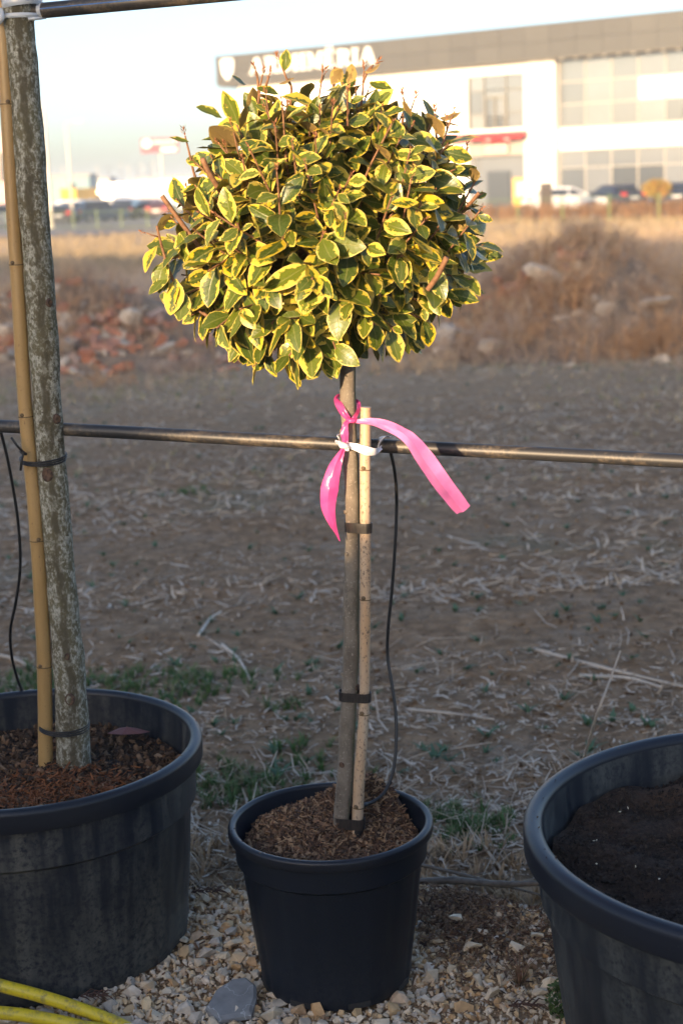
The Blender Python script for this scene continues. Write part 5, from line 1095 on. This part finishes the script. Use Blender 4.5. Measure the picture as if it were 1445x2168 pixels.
def add_leaf(p, d, nrm, size, roll=.5):
    d = d.normalized(); z = (nrm-d*nrm.dot(d))
    if z.length < 1e-3: z = Vector((0, 0, 1)).cross(d)
    z.normalize(); z = Matrix.Rotation(random.gauss(0, roll), 3, d) @ z; x = d.cross(z)
    M_ = Matrix(((x.x, d.x, z.x, p.x), (x.y, d.y, z.y, p.y), (x.z, d.z, z.z, p.z), (0, 0, 0, 1))) @ Matrix.Diagonal((size, size, size, 1))
    leaves.append((M_, random.randrange(len(LT))))
LIGHT = (SDIR*.55+Vector((0, 0, .5))).normalized()
limbs = []
crot = P[-3]
for k in range(9):
    a = k*2.399; el = R(70-11*(k % 6)); v = Vector((math.cos(a)*math.cos(el), math.sin(a)*math.cos(el), math.sin(el)*.9+.15)).normalized(); end = crot+v*random.uniform(.13, .19); limbs.append((crot+(end-crot)*.55, end))
    mb = MB(); mb.tube(spline([crot-Vector((0, 0, .02)), crot+(end-crot)*.5+Vector((random.gauss(0, .012), random.gauss(0, .012), .01)), end], 4), [.010-.0007*i_ for i_ in range(9)], 8); mb.build('branch', mat('red_brown_twig', rough=.75, fn=lambda nt: ramp(nt, noise(nt, gpos(nt), 120, 4.0), [(.3, (.13, .06, .03)), (.7, (.25, .125, .06))])) if k == 0 else bpy.data.materials['red_brown_twig'], T, smooth=True)
M_TW = bpy.data.materials['red_brown_twig']
TW = MB(); BUD = MB()
def bud_cluster(p, d, n=5, s=.012):
    for k in range(n):
        a = k*2.4+random.random(); q = d.orthogonal().normalized(); q = Matrix.Rotation(a, 3, d) @ q
        e = (d*.9+q*.55).normalized()*s*random.uniform(.7, 1.3); b0 = p+d*.002*k; sd = e.cross(d).normalized()*s*.17
        BUD.add([b0, b0+e*.5+sd, b0+e, b0+e*.5-sd, b0+e*.5+d.cross(sd)*.6], [(0, 1, 4), (1, 2, 4), (2, 3, 4), (3, 0, 4), (0, 3, 2, 1)])
NS = 215
for k in range(NS):
    zz = 1-1.80*(k+.5)/NS; a = k*2.39996+random.gauss(0, .1); rxy = math.sqrt(max(0, 1-zz*zz)); n = Vector((rxy*math.cos(a), rxy*math.sin(a), zz))
    lump = 1+.07*float(snoise(np.array(n.x*3.0), np.array(n.y*3.0+n.z*4), 77, 1.0))
    rr = .258*lump+random.gauss(0, .012)
    if zz < -.2: rr *= .97
    if zz < -.5: rr *= .92
    tip = CC+Vector((n.x*1.02, n.y*1.0, n.z*(.90 if n.z > 0 else (1.34 if n.x < .25 else 1.24))))*rr
    if n.x < -.1 and n.z > .15: tip += Vector((.012, 0, -.012))
    src = min(limbs, key=lambda q: (q[1]-tip).length)[1]
    d = (n*.75+Vector((0, 0, .55 if zz > -.1 else .05))+Vector((random.gauss(0, .18), random.gauss(0, .18), random.gauss(0, .1)))).normalized()
    st = tip-d*.10
    up_ = zz > .28 and random.random() < .33
    ext = random.uniform(.012, .034) if up_ else .004
    Pp = spline([src, src+(st-src)*.6+Vector((0, 0, -.008)), st, tip, tip+d*ext], 3)
    TW.tube(Pp, [.0028-.0015*i_/(len(Pp)-1) for i_ in range(len(Pp))], 6)
    if zz > -.15: bud_cluster(tip+d*ext, d, random.randint(4, 7), random.uniform(.007, .013) if up_ else .008)
    if up_ and random.random() < .6:
        e = (d+d.orthogonal()*random.uniform(-.8, .8)).normalized(); TW.tube([tip, tip+e*.018], [.0014, .0008], 5); bud_cluster(tip+e*.018, e, 5, .009)
    nl = random.randint(6, 8); ph = random.uniform(0, 6.3); q0 = d.orthogonal().normalized()
    for j in range(nl):
        f = j/(nl-1); p = st+(tip-st)*(f*.98)
        q = Matrix.Rotation(ph+j*2.4, 3, d) @ q0
        droop = .55 if zz < .1 else .28
        ld = q*.80+d*(.25+.35*f)+n*.30+Vector((0, 0, -droop))+Vector((random.gauss(0, .14), random.gauss(0, .14), random.gauss(0, .14)))
        nr = n*.75+LIGHT*.55+Vector((0, 0, .25))
        sz = random.choice((.042, .056, .066, .075, .086))*random.uniform(.86, 1.14)*(1.16 if zz < 0 else .98)*(1.0-.36*f*f)
        add_leaf(p+q*.002, ld, nr, sz)
for k in range(520):
    n = Vector((random.gauss(0, 1), random.gauss(0, 1), random.gauss(0, 1)+.25)).normalized(); p = CC+n*random.uniform(.12, .225)
    add_leaf(p, n*.5+Vector((random.gauss(0, .6), random.gauss(0, .6), random.gauss(-.2, .4))), n+LIGHT*.4+Vector((random.gauss(0, .3), random.gauss(0, .3), .2)), random.uniform(.05, .08))
# pruned stubs and the long straggling shoot at the left, a few at the right
for pts, r0 in (([at(440, 545, 2.80), at(390, 480, 2.79), at(343, 415, 2.78)], .0042), ([at(985, 440, 2.80), at(1000, 425, 2.78), at(1013, 408, 2.77)], .0032), ([at(900, 620, 2.72), at(925, 585, 2.70), at(945, 545, 2.68)], .0048), ([at(470, 410, 2.76), at(445, 370, 2.74), at(428, 335, 2.73)], .0048)):
    TW.tube(spline(pts, 4), [r0*1.1]+[r0]*8, 8)
sh_ = spline([at(455, 680, 2.78), at(400, 640, 2.78), at(365, 590, 2.77), at(345, 530, 2.76), at(332, 478, 2.75)], 5)
TW.tube(sh_, [.0034-.0013*i_/(len(sh_)-1) for i_ in range(len(sh_))], 7); TW.tube([at(337, 502, 2.755), at(322, 498, 2.75), at(310, 493, 2.75)], [.0017, .0014, .001], 6); bud_cluster(at(310, 493, 2.75), Vector((-.8, 0, .2)).normalized(), 5, .008); bud_cluster(at(346, 525, 2.755), Vector((-.6, -.3, .5)).normalized(), 4, .008)
for (x0, y0, x1, y1, Lz, ny_) in ((334, 520, 304, 560, .048, 1), (352, 552, 330, 600, .052, 0), (360, 575, 320, 612, .050, 1), (352, 560, 345, 618, .045, 0), (372, 590, 362, 660, .058, 0), (378, 598, 342, 650, .052, 1), (388, 615, 380, 670, .05, 0), (395, 560, 375, 500, .052, 1), (385, 520, 352, 540, .05, 1)):
    p0, p1 = at(x0, y0, 2.77), at(x1, y1, 2.75); add_leaf(p0, (p1-p0), Vector((-.5, -.55, .6)) if ny_ else Vector((-.2, -.9, .3)), Lz*1.15, .2)
# leaves high on the top shoots
for (x0, y0, x1, y1, Lz, nn) in ((603, 150, 606, 112, .036, (0, -1, .1)), (722, 268, 716, 188, .072, (-.2, -.95, .2)), (700, 178, 722, 150, .040, (.2, .9, .2)), (735, 178, 742, 150, .038, (.2, .9, .1)), (770, 152, 802, 148, .034, (0, .5, -.7)), (780, 175, 822, 184, .044, (0, -.5, .8)), (912, 262, 913, 215, .044, (.8, -.4, .1)), (930, 250, 972, 246, .040, (0, .4, -.8)), (590, 178, 655, 156, .03, (0, .4, -.8)), (590, 200, 545, 185, .040, (0, -.6, .7)), (520, 180, 500, 166, .03, (0, -.6, .7)), (505, 265, 478, 205, .062, (-.3, -.9, .3)), (470, 250, 432, 235, .048, (-.2, -.6, .7)), (400, 300, 360, 293, .034, (0, -.5, .7))):
    p0, p1 = at(x0, y0, 2.84), at(x1, y1, 2.83); add_leaf(p0, (p1-p0), Vector(nn), Lz*1.05, .12)
for pts in ([at(610, 260, 2.87), at(617, 190, 2.85), at(606, 165, 2.84), at(592, 130, 2.84)], [at(545, 260, 2.86), at(548, 200, 2.85), at(556, 158, 2.84)], [at(548, 195, 2.85), at(545, 165, 2.845), at(541, 150, 2.84)], [at(750, 290, 2.84), at(765, 215, 2.84), at(770, 150, 2.84)], [at(768, 175, 2.84), at(778, 150, 2.84), at(790, 138, 2.84)], [at(930, 330, 2.86), at(922, 280, 2.85), at(920, 240, 2.85)], [at(985, 330, 2.86), at(988, 312, 2.85)], [at(445, 440, 2.86), at(415, 380, 2.86), at(400, 320, 2.85), at(392, 288, 2.85)], [at(850, 270, 2.86), at(855, 225, 2.85), at(853, 205, 2.85)], [at(560, 190, 2.85), at(566, 172, 2.84), at(569, 160, 2.84)]):
    q = spline(pts, 4); TW.tube(q, [.0030-.0014*i_/(len(q)-1) for i_ in range(len(q))], 6); bud_cluster(q[-1], (q[-1]-q[-2]).normalized(), 7, .011)
    bud_cluster(q[len(q)//2], (q[-1]-q[-2]).normalized(), 3, .008)
tw = TW.build('twigs', M_TW, T, smooth=True); tag(tw, kind='stuff')
bd = BUD.build('buds', varied('rust_bud', [(0, (.20, .075, .035)), (1, (.30, .13, .06))], .7, .1), T); tag(bd, kind='stuff')
# the 300 leaves that show most become parts of their own, the rest one foliage part
allV = np.concatenate([np.c_[LT[t_][0], np.ones(len(LT[t_][0]))] @ np.array(M_).T[:, :3] for M_, t_ in leaves])
nv = len(LT[0][0]); allF = np.concatenate([LT[0][1]+i_*nv for i_ in range(len(leaves))])
bvh = BVHTree.FromPolygons([tuple(v) for v in allV], [tuple(f) for f in allF]); nf = len(LT[0][1]); seen = np.zeros(len(leaves)); co = Vector((0, 0, CAM_Z))
for py in range(95, 840, 6):
    for px in range(290, 1070, 6):
        d = (at(px, py, 3.0)-co).normalized(); hit = bvh.ray_cast(co, d)
        if hit[2] is not None: seen[hit[2]//nf] += 1
order = np.argsort(-seen); big = set(int(q) for q in order[:299])
for i_ in sorted(big):
    M_, t_ = leaves[i_]; o = bpy.data.objects.new('leaf', leaf_me[t_]); link(o, T); o.matrix_basis = Matrix.Translation(-base) @ M_
rest = [i_ for i_ in range(len(leaves)) if i_ not in big]
V = np.concatenate([allV[i_*nv:(i_+1)*nv] for i_ in rest]); F = np.concatenate([LT[0][1]+k*nv for k in range(len(rest))]); UVr = np.concatenate([LT[leaves[i_][1]][2] for i_ in rest])
o = bpy.data.objects.new('foliage', fast_mesh('foliage', V, F, M_LEAF, np.repeat(RNG.random(len(rest)), nv), UVr)); link(o, T); o.location = -base; tag(o, kind='stuff')

# stake, tapes, white tie, pink ribbon
YS = 2.868
stake, PS, rs = cane('bamboo_stake', [(752, 1800), (756, 1740), (761, 1634), (768, 1540), (771, 1473), (772, 1376), (773, 1279), (773, 1150), (773, 1050), (773, 960), (774, 862)], [12.3, 12.6, 12.8, 11.8, 11, 11.6, 11.8, 12, 12, 12, 11.4], YS, [1706, 1512, 1268, 994], M_BAM2, 'speckled weathered bamboo stake taped to the slim trunk')
q0, q1 = at(753, 1800, YS), at(757, 1752, YS); mb = MB(); mb.tube([q0, q1], [.0116, .0116], 20); mb.build('sleeve', M_RUB, stake, smooth=True, autos=40)
M_TAPE = mat('black_tape', rough=.35, fn=lambda nt: ramp(nt, noise(nt, mapv(nt, gpos(nt), (40, 40, 6)), 8, 4.0), [(.3, (.012, .012, .013)), (.7, (.045, .035, .03))]))
def tape(xl, xr, yc, hpx, label):
    l, r_ = at(xl, yc, YC-.004), at(xr, yc, YS); w_ = (r_-l).length; ra, rb_ = .0168, .0128; h = hpx*YC/FPX/2; ax = (r_-l).normalized(); ay = Vector((0, 1, 0)); c1 = l+ax*ra; c2 = r_-ax*rb_
    up = Vector((CU.x, 0, CU.z)).normalized(); n = 14; ring = []
    c1 = Vector((c1.x, YC, c1.z)); c2 = Vector((c2.x, YS, c2.z))
    for k in range(n+1): a = math.pi/2+math.pi*k/n; ring.append(c1+ax*math.cos(a)*ra+ay*math.sin(a)*ra*1.02)
    for k in range(n+1): a = -math.pi/2+math.pi*k/n; ring.append(c2+ax*math.cos(a)*rb_+ay*math.sin(a)*rb_*1.02)
    V, F = [], []; m_ = len(ring); cc = (c1+c2)/2
    for p in ring:
        o_ = (p-cc); o_.z = 0; o_.normalize()
        for (dz, q) in ((-h, .0004), (-h, .0014), (-h*.3, .0012), (h*.25, .0016), (h, .0013), (h, .0004)): V.append(p+up*dz+o_*q)
    for k in range(m_):
        for j in range(5): F.append((k*6+j, ((k+1) % m_)*6+j, ((k+1) % m_)*6+j+1, k*6+j+1))
    mb = MB(); mb.add(V, F); tag(mb.build('tape_band', M_TAPE, origin=tuple(cc), smooth=True, autos=45), label, 'tape', 'black tape bands on the slim trunk')
tape(730, 786, 1116, 22, 'black tape band holding stake to slim trunk, topmost of three')
tape(718, 784, 1474, 21, 'black tape band holding stake to slim trunk, middle of three')
tape(706, 771, 1741, 25, 'black tape band holding stake to slim trunk, lowest just over the mulch')
def ribbon(mb, pts, wid, twist, n=6, thick=.00018, cup=.0, fold=.0011):
    """a strip along pts; twist gives the angle of its width about the path, from the picture's up"""
    P = spline(pts, n); m_ = len(P); W = np.interp(np.linspace(0, len(wid)-1, m_), range(len(wid)), wid); A = np.interp(np.linspace(0, len(twist)-1, m_), range(len(twist)), twist); V = []
    g_ = np.random.default_rng(m_+int(wid[2]*1e5)); cr_ = np.cumsum(g_.normal(size=(m_, 5)), 0)*.35; cr_ = cr_-cr_.mean(0)
    for i_, p in enumerate(P):
        t_ = (P[min(i_+1, m_-1)]-P[max(0, i_-1)]).normalized(); s = t_.cross(Vector((0, -1, 0))).normalized(); b_ = t_.cross(s)
        d_ = s*math.cos(A[i_])+b_*math.sin(A[i_]); nn = t_.cross(d_)
        for q in (-1, -.5, 0, .5, 1): V.append(p+d_*W[i_]*.5*q+nn*(cup*W[i_]*(abs(q)-.5)+fold*cr_[i_][int(q*2+2)]))
        for q in (1, .5, 0, -.5, -1): V.append(p+d_*W[i_]*.5*q+nn*(cup*W[i_]*(abs(q)-.5)+thick+fold*cr_[i_][int(q*2+2)]))
    F = [(i_*10+j, i_*10+(j+1) % 10, (i_+1)*10+(j+1) % 10, (i_+1)*10+j) for i_ in range(m_-1) for j in range(10)]
    mb.add(V, F+[tuple(range(10))[::-1], tuple(range((m_-1)*10, m_*10))]); return mb
def ribbon_mat(name, c, tc, tfac):
    m = bpy.data.materials.new(name); m.use_nodes = True; nt = m.node_tree; b = nt.nodes['Principled BSDF']
    n1 = noise(nt, gpos(nt), 50, 4.0); nt.links.new(mixc(nt, sstep(nt, n1, .35, .7), c, tuple(min(1, q*1.15+.04) for q in c)), b.inputs['Base Color']); b.inputs['Roughness'].default_value = .28; b.inputs['Specular IOR Level'].default_value = .6
    bn = nd(nt, 'ShaderNodeBump', {'Height': noise(nt, gpos(nt), 90, 3.0), 'Strength': .25, 'Distance': .003}); nt.links.new(bn.outputs[0], b.inputs['Normal'])
    tr = nd(nt, 'ShaderNodeBsdfTranslucent', {0: c4(tc)}); mx = nd(nt, 'ShaderNodeMixShader', {0: tfac, 1: b.outputs[0], 2: tr.outputs[0]}); nt.links.new(mx.outputs[0], nt.nodes['Material Output'].inputs[0]); return m
M_PINKR = ribbon_mat('pink_ribbon', (.72, .09, .34), (.95, .12, .42), .45)
M_PINKP = ribbon_mat('sunlit_pink_ribbon', (.80, .25, .55), (.95, .24, .56), .45)  # paler copy of the ribbon pink; sunlight on the right tail is painted in
M_WHR = ribbon_mat('white_ribbon', (.74, .73, .74), (.8, .8, .8), .25)
t = tag(empty('pink_ribbon', at(743, 890, 2.86)), 'bright pink plastic ribbon knotted round the slim trunk with two loose tails', 'ribbon')
YR = 2.863
mb = MB(); ribbon(mb, [at(742, 891, YR), at(728, 876, YR-.001), at(717, 856, YR+.008), at(713, 842, YR+.022), at(726, 832, 2.905)], [.006, .013, .014, .011, .010], [.0, .2, .3, .8, 1.2]); mb.build('loop', M_PINKR, t, smooth=True, autos=50)
mb = MB(); ribbon(mb, [at(744, 892, YR), at(753, 880, YR+.002), at(759, 866, YR+.012), at(757, 852, YR+.026), at(745, 845, 2.905)], [.006, .010, .010, .010, .010], [0, .7, .7, .8, 1.2]); mb.build('loop', M_PINKR, t, smooth=True, autos=50)
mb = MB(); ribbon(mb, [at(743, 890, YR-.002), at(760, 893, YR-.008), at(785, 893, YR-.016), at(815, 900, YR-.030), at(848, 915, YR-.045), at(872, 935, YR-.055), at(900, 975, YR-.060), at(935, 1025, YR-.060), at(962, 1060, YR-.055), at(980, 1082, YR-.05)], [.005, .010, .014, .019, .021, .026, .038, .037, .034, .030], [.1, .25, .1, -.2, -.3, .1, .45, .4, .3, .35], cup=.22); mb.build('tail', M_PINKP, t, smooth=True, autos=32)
mb = MB(); ribbon(mb, [at(740, 888, YR-.002), at(731, 899, YR-.004), at(729, 918, YR-.006), at(730, 938, YR-.006), at(724, 955, YR-.008), at(708, 990, YR-.012), at(697, 1035, YR-.014), at(694, 1075, YR-.014), at(703, 1112, YR-.012), at(718, 1146, YR-.010)], [.006, .010, .015, .010, .009, .024, .033, .027, .015, .004], [.2, .2, .0, .3, .3, .15, .1, .15, .4, .9], cup=.2); mb.build('tail', M_PINKR, t, smooth=True, autos=32)
mb = MB(); c = at(743, 890, YR-.004); mb.tube([c+Vector((-.008, 0, .004)), c+Vector((-.002, -.003, 0)), c+Vector((.004, -.003, -.001)), c+Vector((.010, 0, .003))], [.003, .0048, .0048, .003], 10, wob=.15); mb.build('knot', M_PINKR, t, smooth=True)
t = tag(empty('white_tie', at(730, 942, 2.86)), 'white plastic tie binding slim trunk and stake to the lower pipe', 'tie')
mb = MB(); ribbon(mb, [at(731, 942, YR-.003), at(750, 946, YR-.005), at(775, 955, YR-.012), at(795, 957, YR-.004), at(808, 948, 2.885)], [.010, .013, .018, .014, .010], [.1, .1, .15, .2, .3], cup=.15); mb.build('band', M_WHR, t, smooth=True, autos=60)
mb = MB(); ribbon(mb, [at(797, 956, YR+.004), at(800, 945, 2.880), at(807, 934, 2.888), at(812, 927, 2.905), at(816, 924, 2.925)], [.010, .013, .016, .020, .022], [1.5, 1.3, 1.3, 1.3, 1.3]); mb.build('strap', M_WHR, t, smooth=True, autos=60)
mb = MB(); ribbon(mb, [at(728, 940, YR), at(722, 932, 2.870), at(719, 925, 2.885), at(720, 921, 2.91)], [.010, .012, .012, .012], [1.4, 1.3, 1.3, 1.3]); mb.build('strap', M_WHR, t, smooth=True, autos=60)
mb = MB(); c = at(728, 943, YR-.006); mb.tube([c+Vector((-.010, .002, .006)), c+Vector((-.004, -.002, .001)), c+Vector((.003, -.003, -.001)), c+Vector((.008, .001, -.005))], [.003, .0065, .0070, .004], 10, wob=.25); mb.build('knot', M_WHR, t, smooth=True)
mb = MB(); ribbon(mb, [c, at(718, 938, YR-.008), at(709, 934, YR-.010)], [.006, .009, .007], [.2, .6, .9]); ribbon(mb, [c, at(733, 949, YR-.010), at(734, 955, YR-.010)], [.007, .009, .008], [.2, .4, .5]); mb.build('loose_end', M_WHR, t, smooth=True, autos=60)

# ------------------------------------------------------------------ unseen shade casters added behind the camera: a hedge and a tall shed
SH = Vector((SDIR.x, SDIR.y, 0)).normalized(); SP = Vector((SH.y, -SH.x, 0))     # SP points to the left of the shade edge
TE = math.tan(SUN_EL)
M_HEDGE = varied('hedge_leaf', [(0, (.03, .06, .02)), (1, (.06, .10, .03))], .6, .2)
HD = 5.0; hc = Vector((0, 2.9, 0))+SH*HD
us = np.linspace(-5, 2.2, 340); top = .83+TE*HD+.15*snoise(us, us*0, 401, 4.0, 2)+.08*snoise(us, us*0, 402, 17, 3)
V, F = [], []
for u_, h_ in zip(us, top):
    p = hc+SP*float(u_)
    for (o_, z_) in ((-.35, -.4), (-.38, h_*.6), (-.16, h_-.06), (.0, h_), (.16, h_-.05), (.38, h_*.6), (.35, -.4)): q = p+SH*o_; V.append((q.x, q.y, z_))
for k in range(len(us)-1):
    for j in range(6): F.append((k*7+j, (k+1)*7+j, (k+1)*7+j+1, k*7+j+1))
hed = tag(empty('shade_hedge', hc), 'unseen clipped hedge added behind the camera to shade the pots and near ground', 'hedge')
mb = MB(); mb.add(V, F); mb.build('hedge_core', M_HEDGE, hed, smooth=True)
n = 2600; u_ = RNG.uniform(-2.2, 2.2, n); h_ = np.interp(u_, us, top); off_ = RNG.normal(0, .15, n); pos = np.array(hc)[None]+np.array(SP)[None]*u_[:, None]+np.array(SH)[None]*off_[:, None]; pos[:, 2] = h_+np.abs(RNG.normal(0, .07, n))*RNG.random(n)-np.abs(off_)*.25
V, F, rv = scatter([([(-.5, 0, 0), (0, -.3, .05), (.5, 0, 0), (0, .3, .05)], [(0, 1, 2, 3)])], pos, rotany(n), RNG.uniform(.03, .07, n)); stuff('foliage', V, F, rv, M_HEDGE, parent=hed)
c0 = Vector((-.37, 2.9, 0))+SH*30; SHH = 60*TE  # shed added for its shadow over the field and the left trunk
shd = tag(empty('shade_shed', c0), 'unseen tall grey shed added behind the camera to shade the field and left trunk', 'building')
MX = Matrix(((SP.x, SH.x, 0, c0.x), (SP.y, SH.y, 0, c0.y), (0, 0, 1, 0), (0, 0, 0, 1)))
mb = MB(); mb.box((0, 0, -.4), (44, 9, SHH-.35), MX); mb.build('wall', M_GREYR, shd)
mb = MB(); mb.box((-.004, -.3, SHH-.348), (44.3, 9.3, SHH), MX); mb.build('roof', M_CLAD, shd)
mb = MB(); mb.box((6, -.06, -.2), (9, -.004, 2.8), MX); mb.build('door', M_DARK, shd)

# earth, straw and stone of this field are all a touch warmer than neutral
for nm, k in (('field_soil', .7), ('soil_clod', .7), ('grey_straw', .1), ('dark_litter', .5), ('low_dry_grass', .3), ('dry_weed', .3), ('crushed_limestone', .5), ('gravel_fines', .6), ('bark_chip', -.2), ('dead_grass', .8), ('rubble_stone', .7), ('mound_soil', 1.0), ('earth_clod', .8), ('weathered_bamboo', .3)):
    for n_ in bpy.data.materials[nm].node_tree.nodes:
        if n_.type == 'VALTORGB' and max(n_.color_ramp.elements[0].color[:3]) != min(n_.color_ramp.elements[0].color[:3]):
            for e_ in n_.color_ramp.elements: c_ = e_.color; e_.color = (c_[0]*(1+.20*k), c_[1]*(1-.02*k), c_[2]*(1-.26*k), 1)

# ------------------------------------------------------------------ the evening air
mh = bpy.data.materials.new('haze'); mh.use_nodes = True; nt = mh.node_tree
for n_ in list(nt.nodes):
    if n_.type == 'BSDF_PRINCIPLED': nt.nodes.remove(n_)
pv = nt.nodes.new('ShaderNodeVolumePrincipled'); pv.inputs['Color'].default_value = (.76, .88, 1.0, 1); pv.inputs['Density'].default_value = .0013; pv.inputs['Anisotropy'].default_value = .0
nt.links.new(pv.outputs[0], [n_ for n_ in nt.nodes if n_.type == 'OUTPUT_MATERIAL'][0].inputs['Volume'])
mb = MB(); mb.box((-3700, -3200, -2.2), (3700, 4000, 13.5)); tag(mb.build('haze', mh), kind='stuff')
